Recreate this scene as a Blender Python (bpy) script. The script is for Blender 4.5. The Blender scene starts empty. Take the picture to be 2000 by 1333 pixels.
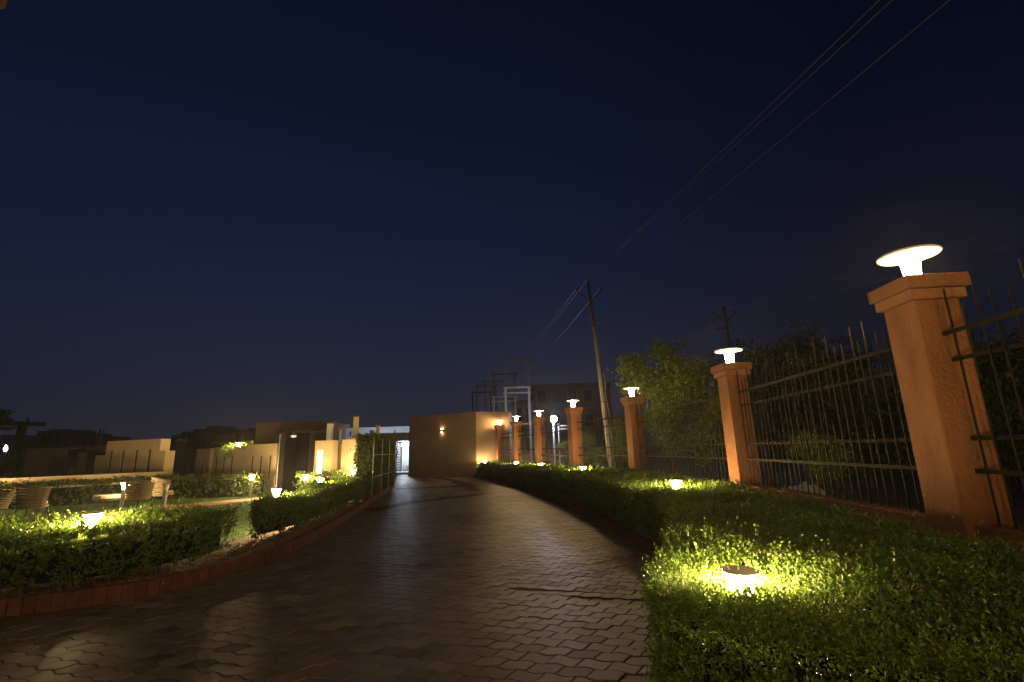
import bpy, bmesh, math, random
import numpy as np
from mathutils import Vector, Matrix

random.seed(7)
rng = np.random.default_rng(11)
R = math.radians
scn = bpy.context.scene
col = scn.collection

# ------------------------------------------------------------------ camera
EYE = 1.5
PITCH, ROLL, FPX = R(12.9), R(1.55), 925.0
cF = Vector((0, math.cos(PITCH), math.sin(PITCH)))
cR0 = Vector((1, 0, 0)); cU0 = Vector((0, -math.sin(PITCH), math.cos(PITCH)))
cU = cU0 * math.cos(ROLL) + cR0 * math.sin(ROLL)
cR = cR0 * math.cos(ROLL) - cU0 * math.sin(ROLL)
cam = bpy.data.cameras.new('camera'); camo = bpy.data.objects.new('camera', cam); col.objects.link(camo)
camo.matrix_world = Matrix(((cR.x, cU.x, -cF.x, 0), (cR.y, cU.y, -cF.y, 0), (cR.z, cU.z, -cF.z, EYE), (0, 0, 0, 1)))
cam.sensor_width = 36; cam.lens = 36 * FPX / 2000; cam.clip_start = 0.05; cam.clip_end = 2000
scn.camera = camo

# ------------------------------------------------------------------ world: late dusk / night sky
w = bpy.data.worlds.new("World"); scn.world = w; w.use_nodes = True
nt = w.node_tree; nt.nodes.clear()
N = nt.nodes.new; Lk = nt.links.new
out = N('ShaderNodeOutputWorld')
sky = N('ShaderNodeTexSky'); sky.sky_type = 'NISHITA'; sky.sun_disc = False
sky.sun_elevation = R(-6); sky.sun_rotation = R(20)
bg1 = N('ShaderNodeBackground'); bg1.inputs['Strength'].default_value = 0.05
Lk(sky.outputs[0], bg1.inputs['Color'])
tc = N('ShaderNodeTexCoord'); sx = N('ShaderNodeSeparateXYZ'); Lk(tc.outputs['Generated'], sx.inputs[0])
rp = N('ShaderNodeValToRGB'); Lk(sx.outputs['Z'], rp.inputs[0])
els = rp.color_ramp.elements
SKY = [(0.0, (.0148, .0158, .0265)), (0.06, (.0138, .0158, .0290)), (0.18, (.0100, .0146, .0360)), (0.36, (.0062, .0112, .0355)), (0.60, (.0038, .0072, .0238)), (0.85, (.0028, .0044, .0150))]
els[0].position = 0; els[0].color = (*SKY[0][1], 1); els[1].position = SKY[-1][0]; els[1].color = (*SKY[-1][1], 1)
for p, c in SKY[1:-1]:
    e = els.new(p); e.color = (*c, 1)
# sky dims away from ahead left, partly standing in for lens corner falloff
dirn = N('ShaderNodeVectorMath'); dirn.operation = 'DOT_PRODUCT'; Lk(tc.outputs['Generated'], dirn.inputs[0]); dirn.inputs[1].default_value = (-.42, .83, .37)
mr = N('ShaderNodeMapRange'); Lk(dirn.outputs['Value'], mr.inputs['Value'])
mr.inputs['From Min'].default_value = 0.50; mr.inputs['From Max'].default_value = 1.0
mr.inputs['To Min'].default_value = 0.40; mr.inputs['To Max'].default_value = 1.08
bg2 = N('ShaderNodeBackground'); Lk(rp.outputs[0], bg2.inputs['Color']); Lk(mr.outputs[0], bg2.inputs['Strength'])
add = N('ShaderNodeAddShader'); Lk(bg1.outputs[0], add.inputs[0]); Lk(bg2.outputs[0], add.inputs[1]); Lk(add.outputs[0], out.inputs[0])

scn.view_settings.view_transform = 'Standard'; scn.view_settings.look = 'None'
scn.view_settings.exposure = 0; scn.view_settings.gamma = 1
cy = scn.cycles
cy.use_denoising = True; cy.max_bounces = 6; cy.diffuse_bounces = 3; cy.glossy_bounces = 2
cy.transmission_bounces = 3; cy.transparent_max_bounces = 8; cy.sample_clamp_indirect = 2.0; cy.sample_clamp_direct = 0
cy.use_light_tree = True; cy.caustics_reflective = False; cy.caustics_refractive = False

# lamp powers (radiance of the glowing diffusers)
P_PILLAR = 390.0
P_BOLLARD = 1000.0
WARM = (1.0, 0.64, 0.29)
COOL = (0.78, 0.88, 1.0)

def ray(px, py): return cF + cR * ((px - 1000) / FPX) + cU * ((666.5 - py) / FPX)
def gz(px, py, z=0.0):
    """point of the scene seen at a photo pixel, at height z"""
    d = ray(px, py); t = (z - EYE) / d.z
    return Vector((0, 0, EYE)) + d * t
def gy(px, py, y):
    """point of the scene seen at a photo pixel, at depth y"""
    d = ray(px, py); t = y / d.y
    return Vector((0, 0, EYE)) + d * t

# ------------------------------------------------------------------ materials
def mat(name, color, rough=0.7, metal=0.0, spec=0.4, vary=0.0, vscale=8.0, bump=0.0, bscale=60.0, color2=None, stretch=None, attr=None, bdist=0.01):
    m = bpy.data.materials.new(name); m.use_nodes = True
    t = m.node_tree; b = t.nodes['Principled BSDF']
    b.inputs['Base Color'].default_value = (*color, 1); b.inputs['Roughness'].default_value = rough
    b.inputs['Metallic'].default_value = metal; b.inputs['Specular IOR Level'].default_value = spec
    geo = t.nodes.new('ShaderNodeNewGeometry')
    src = geo.outputs['Position']
    if stretch:
        mp = t.nodes.new('ShaderNodeMapping'); mp.inputs['Scale'].default_value = stretch; t.links.new(src, mp.inputs[0]); src = mp.outputs[0]
    last = None
    if vary > 0 or color2:
        n = t.nodes.new('ShaderNodeTexNoise'); n.inputs['Scale'].default_value = vscale; n.inputs['Detail'].default_value = 6; n.inputs['Roughness'].default_value = .65
        t.links.new(src, n.inputs['Vector'])
        r = t.nodes.new('ShaderNodeValToRGB'); t.links.new(n.outputs['Fac'], r.inputs[0])
        c2 = color2 or tuple(min(1, c * (1 + vary)) for c in color); c1 = tuple(c * (1 - vary) for c in color) if not color2 else color
        r.color_ramp.elements[0].position = .32; r.color_ramp.elements[0].color = (*c1, 1)
        r.color_ramp.elements[1].position = .68; r.color_ramp.elements[1].color = (*c2, 1)
        t.links.new(r.outputs[0], b.inputs['Base Color']); last = r.outputs[0]
    if attr:
        a = t.nodes.new('ShaderNodeAttribute'); a.attribute_name = 'tone'
        mx = t.nodes.new('ShaderNodeMix'); mx.data_type = 'RGBA'; mx.blend_type = 'MULTIPLY'; mx.inputs[0].default_value = 1
        if last is not None: t.links.new(last, mx.inputs[6])
        else: mx.inputs[6].default_value = (*color, 1)
        t.links.new(a.outputs['Color'], mx.inputs[7]); t.links.new(mx.outputs[2], b.inputs['Base Color'])
    if bump > 0:
        n2 = t.nodes.new('ShaderNodeTexNoise'); n2.inputs['Scale'].default_value = bscale; n2.inputs['Detail'].default_value = 5
        t.links.new(geo.outputs['Position'], n2.inputs['Vector'])
        bp = t.nodes.new('ShaderNodeBump'); bp.inputs['Strength'].default_value = bump; bp.inputs['Distance'].default_value = bdist
        t.links.new(n2.outputs['Fac'], bp.inputs['Height']); t.links.new(bp.outputs[0], b.inputs['Normal'])
    return m

def glow(name, color, strength):
    m = bpy.data.materials.new(name); m.use_nodes = True
    b = m.node_tree.nodes['Principled BSDF']
    b.inputs['Base Color'].default_value = (.8, .8, .8, 1)
    b.inputs['Emission Color'].default_value = (*color, 1); b.inputs['Emission Strength'].default_value = strength
    m.cycles.emission_sampling = 'FRONT'
    return m

def leafmat(name, c1, c2, transl=0.35, rough=0.45):
    m = bpy.data.materials.new(name); m.use_nodes = True
    t = m.node_tree; b = t.nodes['Principled BSDF']; o = t.nodes['Material Output']
    a = t.nodes.new('ShaderNodeAttribute'); a.attribute_name = 'tone'
    r = t.nodes.new('ShaderNodeValToRGB'); t.links.new(a.outputs['Fac'], r.inputs[0])
    r.color_ramp.elements[0].color = (*c1, 1); r.color_ramp.elements[1].color = (*c2, 1); r.color_ramp.elements[1].position = .85
    e = r.color_ramp.elements.new(.97); e.color = (.16, .085, .03, 1)
    t.links.new(r.outputs[0], b.inputs['Base Color']); b.inputs['Roughness'].default_value = rough; b.inputs['Specular IOR Level'].default_value = .45
    tr = t.nodes.new('ShaderNodeBsdfTranslucent'); t.links.new(r.outputs[0], tr.inputs[0])
    mx = t.nodes.new('ShaderNodeMixShader'); mx.inputs[0].default_value = transl
    t.links.new(b.outputs[0], mx.inputs[1]); t.links.new(tr.outputs[0], mx.inputs[2]); t.links.new(mx.outputs[0], o.inputs[0])
    return m

M = {}
M['orange'] = mat('orange_plaster', (.22, .088, .031), .85, color2=(.35, .155, .062), stretch=(1, 1, .35), vscale=3.6, bump=.6, bscale=32, bdist=.035)
M['orange_trim'] = mat('pale_orange_trim', (.34, .16, .065), .8, vary=.12, vscale=7, bump=.3, bscale=60)
M['cream'] = mat('cream_plaster', (.66, .51, .29), .85, vary=.09, vscale=2.2, bump=.25, bscale=70)
M['cream_dark'] = mat('weathered_cream', (.34, .24, .15), .85, vary=.15, vscale=2.2, bump=.25, bscale=70)
M['brownwall'] = mat('brown_plaster', (.22, .13, .08), .85, vary=.12, vscale=2, bump=.2, bscale=50)
M['slab'] = mat('dark_brown_plaster', (.10, .062, .038), .85, vary=.15, vscale=2, bump=.2, bscale=50)
M['guard'] = mat('tan_plaster', (.20, .135, .082), .85, vary=.10, vscale=1.5, bump=.25, bscale=50)
M['darkstone'] = mat('dark_stone', (.030, .024, .018), .8, vary=.25, vscale=5, bump=.25, bscale=30)
M['darkpanel'] = mat('dark_panel', (.006, .005, .004), .85, vary=.2, vscale=4, bump=.1, bscale=30)
M['iron'] = mat('painted_iron', (.016, .012, .008), .65, metal=.0, spec=.22, vary=.35, vscale=22, bump=.2, bscale=120)
M['iron_rail'] = mat('painted_iron_rail', (.022, .016, .009), .8, spec=.15, vary=.3, vscale=12, bump=.2, bscale=120)
M['steel'] = mat('galvanised_steel', (.42, .41, .40), .5, metal=.4, vary=.2, vscale=5, bump=.1)
M['steel_dark'] = mat('rusty_steel', (.10, .06, .05), .7, vary=.3, vscale=5, bump=.1)
M['polepaint'] = mat('grey_concrete_pole', (.44, .43, .38), .75, vary=.2, vscale=4, bump=.25, bscale=40)
M['polerust'] = mat('dark_red_pole_top', (.075, .04, .032), .75, vary=.2, vscale=6, bump=.15)
M['wire'] = mat('wire_metal', (.12, .12, .14), .5, metal=.3)
M['grey'] = mat('grey_painted_metal', (.23, .21, .18), .5, metal=.2, vary=.1, vscale=20)
M['cap'] = mat('lamp_cap_metal', (.34, .26, .20), .5, metal=.2, vary=.1, vscale=20)
M['disc'] = mat('white_enamel', (.85, .82, .78), .35, vary=.03, vscale=20)
M['frosted'] = mat('frosted_plastic', (.62, .50, .33), .4, vary=.08, vscale=20)
M['brick'] = mat('red_kerb_brick', (.105, .042, .029), .8, vary=.3, vscale=12, bump=.5, bscale=60, attr=True)
M['brick'].node_tree.nodes['Principled BSDF'].inputs['Specular IOR Level'].default_value = .12
M['soil'] = mat('dry_soil', (.11, .062, .034), .95, color2=(.17, .10, .055), vscale=9, bump=.8, bscale=40, bdist=.03)
M['grass_base'] = mat('lawn_ground', (.034, .058, .010), .9, vary=.3, vscale=3, bump=.6, bscale=60, bdist=.02)
M['ground'] = mat('dark_ground', (.055, .045, .035), .95, vary=.35, vscale=.7, bump=.5, bscale=15, bdist=.04)
M['pathbrick'] = mat('path_brick', (.30, .14, .075), .85, vary=.25, vscale=8, bump=.4, bscale=50)
M['joint'] = mat('joint_sand', (.020, .015, .012), .95, vary=.3, vscale=20)
M['white'] = mat('white_wall', (.36, .365, .375), .8, vary=.06, vscale=2, bump=.1, bscale=60)
M['post_white'] = mat('white_post_paint', (.75, .74, .72), .7, vary=.05, vscale=8)
M['dullwhite'] = mat('dull_white_wall', (.48, .50, .55), .8, vary=.10, vscale=2)
M['city'] = mat('far_concrete', (.10, .105, .115), .9, vary=.2, vscale=.5)
M['concrete'] = mat('grey_concrete', (.15, .142, .14), .9, vary=.3, vscale=.8, bump=.2, bscale=10)
M['hole'] = mat('unlit_interior', (.02, .02, .022), .9)
M['bark'] = mat('bark', (.10, .065, .04), .9, vary=.3, vscale=25, bump=.6, bscale=60)
M['rattan'] = mat('woven_rattan', (.19, .145, .085), .7, vary=.2, vscale=40, bump=.4, bscale=200)
def nospec(m):
    m.node_tree.nodes['Principled BSDF'].inputs['Specular IOR Level'].default_value = 0; return m
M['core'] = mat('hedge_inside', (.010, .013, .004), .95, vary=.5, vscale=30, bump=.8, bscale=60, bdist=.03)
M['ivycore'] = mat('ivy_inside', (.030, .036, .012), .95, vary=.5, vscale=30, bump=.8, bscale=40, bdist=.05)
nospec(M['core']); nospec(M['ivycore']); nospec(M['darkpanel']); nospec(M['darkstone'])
M['leaf'] = leafmat('hedge_leaf', (.056, .112, .012), (.145, .225, .026))
M['leaf_dark'] = leafmat('dark_hedge_leaf', (.055, .085, .012), (.12, .155, .022))
M['leaf_tree'] = leafmat('tree_leaf', (.065, .115, .012), (.20, .27, .034), .45)
M['leaf_shadow_tree'] = leafmat('shaded_tree_leaf', (.018, .032, .008), (.05, .075, .016), .2)  # tree leaf with the shade on the back trees put into its colour
M['blade'] = leafmat('grass_blade', (.035, .080, .012), (.075, .15, .02), .3, .6)
M['tarp'] = mat('pale_plastic_sheet', (.55, .55, .62), .5, vary=.2, vscale=4, bump=.7, bscale=8, bdist=.1)
M['bluegate'] = mat('blue_grey_gate', (.055, .075, .11), .45, metal=.4, vary=.1, vscale=10)
M['g_pillar'] = glow('lit_pillar_diffuser', WARM, P_PILLAR)
M['g_bollard'] = glow('lit_bollard_diffuser', (1.0, .71, .33), P_BOLLARD)
M['g_cool'] = glow('lit_cool_bulb', COOL, 700)
M['g_cool2'] = glow('added_cool_bulkhead', COOL, 450)
M['g_led'] = glow('lit_flood_bulb', (.72, .76, 1.0), 380)
M['g_strip'] = glow('lit_slot_lamp', (1.0, .72, .35), 60)
M['g_wall'] = glow('lit_sconce', (1.0, .62, .28), 220)
M['g_dim'] = glow('dim_ceiling_lamp', (1.0, .7, .45), 1.0)
M['g_porch_fill'] = glow('porch_fill_lamp', (1.0, .68, .36), 850)
M['g_far'] = glow('far_bulb', (.95, .97, 1.0), 30)

# ------------------------------------------------------------------ builders
def tag(o, label=None, cat=None, group=None, kind=None):
    if label: o['label'] = label
    if cat: o['category'] = cat
    if group: o['group'] = group
    if kind: o['kind'] = kind
    return o
def empty(name, loc=(0, 0, 0), rz=0.0):
    o = bpy.data.objects.new(name, None); col.objects.link(o); o.location = loc; o.rotation_euler = (0, 0, rz); o.empty_display_size = .2
    return o
class MB:
    def __init__(s): s.v = []; s.f = []; s.t = []
    def add(s, vs, fs, tone=None):
        k = len(s.v); s.v += [tuple(v) for v in vs]; s.f += [tuple(i + k for i in f) for f in fs]
        if tone is not None: s.t += [tone] * len(vs)
        return s
    def box(s, c, d, rz=0.0, tone=None, top=1.0):
        cx, cy_, cz = c; hx, hy, hz = d[0] / 2, d[1] / 2, d[2] / 2; ca, sa = math.cos(rz), math.sin(rz)
        vs = []
        for z, k in ((-hz, 1.0), (hz, top)):
            for x, y in ((-hx * k, -hy * k), (hx * k, -hy * k), (hx * k, hy * k), (-hx * k, hy * k)):
                vs.append((cx + x * ca - y * sa, cy_ + x * sa + y * ca, cz + z))
        return s.add(vs, [(3, 2, 1, 0), (4, 5, 6, 7), (0, 1, 5, 4), (1, 2, 6, 5), (2, 3, 7, 6), (3, 0, 4, 7)], tone)
    def tube(s, pts, r, n=8, r2=None, caps=True):
        pts = [Vector(p) for p in pts]; rings = []
        for i, p in enumerate(pts):
            d = (pts[min(i + 1, len(pts) - 1)] - pts[max(i - 1, 0)]).normalized()
            a = d.cross(Vector((0, 0, 1))) if abs(d.z) < .95 else d.cross(Vector((0, 1, 0)))
            a.normalize(); b = d.cross(a)
            if isinstance(r, (list, tuple)): rr = r[i]
            else: rr = r if r2 is None else r + (r2 - r) * i / (len(pts) - 1)
            rings.append([p + a * math.cos(2 * math.pi * j / n) * rr + b * math.sin(2 * math.pi * j / n) * rr for j in range(n)])
        vs = [v for g in rings for v in g]; fs = []
        for i in range(len(pts) - 1):
            for j in range(n):
                fs.append((i * n + j, i * n + (j + 1) % n, (i + 1) * n + (j + 1) % n, (i + 1) * n + j))
        if caps: fs.append(tuple(range(n - 1, -1, -1))); fs.append(tuple((len(pts) - 1) * n + j for j in range(n)))
        return s.add(vs, fs)
    def lathe(s, prof, n=24, c=(0, 0, 0)):
        vs = []; fs = []
        for r_, z in prof:
            for j in range(n):
                a = 2 * math.pi * j / n; vs.append((c[0] + r_ * math.cos(a), c[1] + r_ * math.sin(a), c[2] + z))
        for i in range(len(prof) - 1):
            for j in range(n): fs.append((i * n + j, i * n + (j + 1) % n, (i + 1) * n + (j + 1) % n, (i + 1) * n + j))
        fs.append(tuple(range(n - 1, -1, -1))); fs.append(tuple((len(prof) - 1) * n + j for j in range(n)))
        return s.add(vs, fs)
    def build(s, name, m, parent=None, loc=None, smooth=False, bevel=0):
        me = bpy.data.meshes.new(name); me.from_pydata(s.v, [], s.f); me.update()
        if s.t:
            at = me.attributes.new('tone', 'FLOAT', 'POINT'); at.data.foreach_set('value', s.t)
        me.materials.append(m)
        if smooth: me.shade_smooth()
        o = bpy.data.objects.new(name, me); col.objects.link(o)
        if parent: o.parent = parent
        if loc: o.location = loc
        if bevel:
            b = o.modifiers.new('edge', 'BEVEL'); b.width = bevel; b.segments = 2; b.limit_method = 'ANGLE'
        return o

def npmesh(name, V, F, m, parent=None, tone=None, smooth=False):
    """V (n,3), F (k,4) quads, as one mesh object"""
    me = bpy.data.meshes.new(name)
    V = np.ascontiguousarray(V, dtype=np.float32); F = np.ascontiguousarray(F, dtype=np.int32)
    me.vertices.add(len(V)); me.vertices.foreach_set('co', V.ravel())
    k = F.shape[1]
    me.loops.add(F.size); me.loops.foreach_set('vertex_index', F.ravel())
    me.polygons.add(len(F)); me.polygons.foreach_set('loop_start', np.arange(0, F.size, k, dtype=np.int32))
    try: me.polygons.foreach_set('loop_total', np.full(len(F), k, dtype=np.int32))
    except Exception: pass
    if tone is not None:
        at = me.attributes.new('tone', 'FLOAT', 'POINT'); at.data.foreach_set('value', np.ascontiguousarray(tone, dtype=np.float32))
    me.update(calc_edges=True); me.validate(); me.shade_flat()
    me.materials.append(m)
    o = bpy.data.objects.new(name, me); col.objects.link(o)
    if parent: o.parent = parent
    return o

def unit(a): return a / np.maximum(np.linalg.norm(a, axis=1, keepdims=True), 1e-9)

def leaf_arrays(P, D, L, W, tone, fold=.25):
    D = unit(D); A = unit(np.cross(D, rng.normal(size=P.shape))); Nn = np.cross(D, A)
    mid = P + D * (L * .5)[:, None] + Nn * (L * fold * rng.uniform(.0, 1, len(P)))[:, None]
    V = np.stack([P, mid + A * (W * .5)[:, None], P + D * L[:, None], mid - A * (W * .5)[:, None]], 1).reshape(-1, 3)
    F = np.arange(len(P) * 4).reshape(-1, 4)
    return V, F, np.repeat(tone, 4)

def shoots(P, Nrm, slen, nleaf, lsize, spread=.38, up=.85, tip=.0):
    """leafy shoots growing from points P along normal+up; P (n,3), slen/lsize arrays"""
    n = len(P)
    d = unit(Nrm + np.array([0, 0, up]) + rng.normal(size=(n, 3)) * spread)
    slen = slen * np.where(rng.random(n) < .03, 1.8, 1.0)
    t = (np.arange(nleaf) + .5) / nleaf
    base = (P[:, None, :] + d[:, None, :] * (slen[:, None] * t[None, :])[:, :, None]).reshape(-1, 3)
    dd = np.repeat(d, nleaf, axis=0); side = unit(np.cross(dd, rng.normal(size=dd.shape)))
    ld = unit(dd * rng.uniform(.35, 1.0, (len(dd), 1)) + side * rng.uniform(.4, 1.0, (len(dd), 1)))
    Ls = np.repeat(lsize, nleaf) * rng.uniform(.65, 1.2, n * nleaf)
    shoot_tone = rng.normal(.42, .18, n)
    tone = np.clip(np.repeat(shoot_tone, nleaf) + rng.normal(0, .12, n * nleaf) + np.tile(t - .5, n) * .3, 0, .9)
    tone[rng.random(len(tone)) < .012] = 1.0
    return leaf_arrays(base, ld, Ls, Ls * rng.uniform(.38, .52, len(Ls)), tone)

def inpoly(x, y, poly):
    ins = np.zeros(len(x), bool); j = len(poly) - 1
    for i in range(len(poly)):
        xi, yi = poly[i]; xj, yj = poly[j]
        c = ((yi > y) != (yj > y)) & (x < (xj - xi) * (y - yi) / (yj - yi + 1e-12) + xi)
        ins ^= c; j = i
    return ins

def polyarea(poly): return abs(sum(poly[i - 1][0] * poly[i][1] - poly[i][0] * poly[i - 1][1] for i in range(len(poly)))) / 2

LAMPS = []
def hedge(name, poly, h, dens, lsize, label, group=None, z0=.05, m='leaf', core='core', slen=.09, nleaf=7, sides=1.0, inset=.07, cap=1.0, cut=None, bottom_thin=0.0, stems=0, rough=.019, top=True):
    """clipped hedge over a footprint; dens(dist)->shoots per m2, lsize(dist)->leaf length"""
    root = empty(name, (0, 0, 0)); tag(root, label, 'hedge', group)
    P = []; Nm = []
    xs = [p[0] for p in poly]; ys = [p[1] for p in poly]
    if top:
        A = (max(xs) - min(xs)) * (max(ys) - min(ys)); dmax = dens(max(0.5, min(math.hypot(x, y) for x, y in poly) * .7))
        n = int(A * dmax); x = rng.uniform(min(xs), max(xs), n); y = rng.uniform(min(ys), max(ys), n)
        d = np.hypot(x, y); k = inpoly(x, y, poly) & (rng.random(n) < np.array([dens(q) for q in d]) / dmax)
        x, y = x[k], y[k]
        z = h - slen * .75 + rough * (np.sin(x * 4.1 + y * 2.3) + np.sin(x * 1.7 - y * 5.2) + .7 * np.sin(x * 11 + 3 * y)) + rng.normal(0, rough * .7, len(x))
        P.append(np.stack([x, y, z], 1)); Nm.append(np.tile([0, 0, 1.0], (len(x), 1)))
    ccw = sum((poly[i][0] - poly[i - 1][0]) * (poly[i][1] + poly[i - 1][1]) for i in range(len(poly))) < 0
    for i in range(len(poly)):
        a = np.array(poly[i - 1]); b = np.array(poly[i]); L = np.linalg.norm(b - a)
        if L < .02: continue
        t = (b - a) / L; nrm = np.array([t[1], -t[0]]) if ccw else np.array([-t[1], t[0]])
        mid = (a + b) / 2
        if np.dot(nrm, -mid) < -.35 * np.linalg.norm(mid) and sides < 2: continue   # faces well away from anywhere one stands
        dm = dens(min(np.hypot(*a), np.hypot(*b)))
        n = int(L * h * dm); s = rng.uniform(0, L, n); z = rng.uniform(z0, h - .02, n)
        pp = a[None] + t[None] * s[:, None]; d = np.hypot(pp[:, 0], pp[:, 1])
        k = rng.random(n) < np.array([dens(q) for q in d]) / dm
        if bottom_thin: k &= rng.random(n) < np.clip((z - z0) / (h * bottom_thin), .08, 1)
        pp, z, s = pp[k], z[k], s[k]
        off = -slen * .7 + rough * (np.sin(s * 5 + z * 7) + np.sin(s * 2.3 - z * 9)) + rng.normal(0, rough * .8, len(z))
        pp = pp + nrm[None] * off[:, None]
        P.append(np.column_stack([pp, z])); Nm.append(np.tile([nrm[0], nrm[1], 0.0], (len(z), 1)))
    P = np.concatenate(P); Nm = np.concatenate(Nm)
    for bx_, by_ in LAMPS: 
        dl = np.hypot(P[:, 0] - bx_, P[:, 1] - by_)
        kk = ~((dl < .115) & (P[:, 2] > h - .16)); P = P[kk]; Nm = Nm[kk]; dl = dl[kk]
        P[:, 2] -= .05 * np.exp(-(dl / .34) ** 2) * (P[:, 2] > h - .25)
    dist = np.hypot(P[:, 0], P[:, 1]); ls = np.array([lsize(q) for q in dist])
    V, F, T = shoots(P, Nm, np.full(len(P), slen) * rng.uniform(.5, 1.5, len(P)), nleaf, ls)
    npmesh('foliage', V, F, M[m], root, T)
    # solid near-black core, closes the view through the leaves
    cx, cyy = sum(xs) / len(xs), sum(ys) / len(ys)
    n = len(poly); ins = []
    for i in range(n):
        p0, p1, p2 = Vector(poly[i - 1]), Vector(poly[i]), Vector(poly[(i + 1) % n])
        e1 = (p1 - p0).normalized(); e2 = (p2 - p1).normalized()
        n1 = Vector((e1.y, -e1.x)) if ccw else Vector((-e1.y, e1.x)); n2 = Vector((e2.y, -e2.x)) if ccw else Vector((-e2.y, e2.x))
        nn = (n1 + n2).normalized(); ins.append(p1 - nn * inset)
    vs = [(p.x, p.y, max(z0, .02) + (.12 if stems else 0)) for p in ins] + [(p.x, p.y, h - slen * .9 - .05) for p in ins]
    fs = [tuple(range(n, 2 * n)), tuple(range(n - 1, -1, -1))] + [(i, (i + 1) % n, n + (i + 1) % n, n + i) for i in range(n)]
    MB().add(vs, fs).build('dark_core', M[core], root)
    if stems:
        for _ in range(stems):
            st = MB()
            while True:
                x, y = random.uniform(min(xs), max(xs)), random.uniform(min(ys), max(ys))
                if inpoly(np.array([x]), np.array([y]), poly)[0]: break
            for k in range(random.randint(2, 4)):
                st.tube([(x, y, 0), (x + random.uniform(-.05, .05), y + random.uniform(-.05, .05), .12), (x + random.uniform(-.16, .16), y + random.uniform(-.16, .16), .40)], [.012, .009, .005], 5)
            st.build('stem', M['bark'], root)
    return root

# ------------------------------------------------------------------ setting: ground, driveway, kerbs, lawn
g = MB(); S = 400
g.add([(-S, -S, -.06), (S, -S, -.06), (S, S, -.06), (-S, S, -.06)], [(0, 1, 2, 3)])
tag(g.build('ground', M['ground']), kind='structure')

KL = [(-6.6, 3.9), (-5.9, 4.6), (-5.2, 5.16), (-4.62, 5.42), (-4.15, 5.80), (-3.90, 6.34), (-3.70, 7.2), (-3.60, 8.2), (-3.66, 9.4), (-3.85, 11.0), (-4.20, 13.6), (-4.70, 17.0), (-5.22, 20.6), (-5.5, 22.3)]
KR = [(1.35, -3), (1.62, 1.0), (1.80, 4.0), (1.92, 6.0), (1.94, 7.2), (1.80, 8.8), (1.55, 11.0), (1.18, 13.8), (.62, 17.0), (-.25, 20.5), (-1.35, 24.5), (-2.2, 27.3), (-2.4, 28.25)]
def smoothline(pts, n=6):
    P = [Vector(p) for p in pts]; o = []
    for i in range(len(P) - 1):
        p0 = P[max(i - 1, 0)]; p1 = P[i]; p2 = P[i + 1]; p3 = P[min(i + 2, len(P) - 1)]
        for k in range(n):
            t = k / n
            o.append(.5 * ((2 * p1) + (p2 - p0) * t + (2 * p0 - 5 * p1 + 4 * p2 - p3) * t * t + (3 * p1 - p0 - 3 * p2 + p3) * t ** 3))
    o.append(P[-1]); return o
KLs = smoothline(KL); KRs = smoothline(KR)
road = [(p.x, p.y) for p in KRs] + [(-2.9, 33.6), (-8.6, 34.6), (-8.6, 22.3)] + [(p.x, p.y) for p in reversed(KLs)] + [(-9.5, 1.5), (-9.5, -3)]
# sand bed under the pavers
MB().add([(x, y, -.035) for x, y in road], [tuple(range(len(road)))]).build('driveway_bed', M['joint'])
tag(bpy.data.objects['driveway_bed'], kind='structure')

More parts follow.
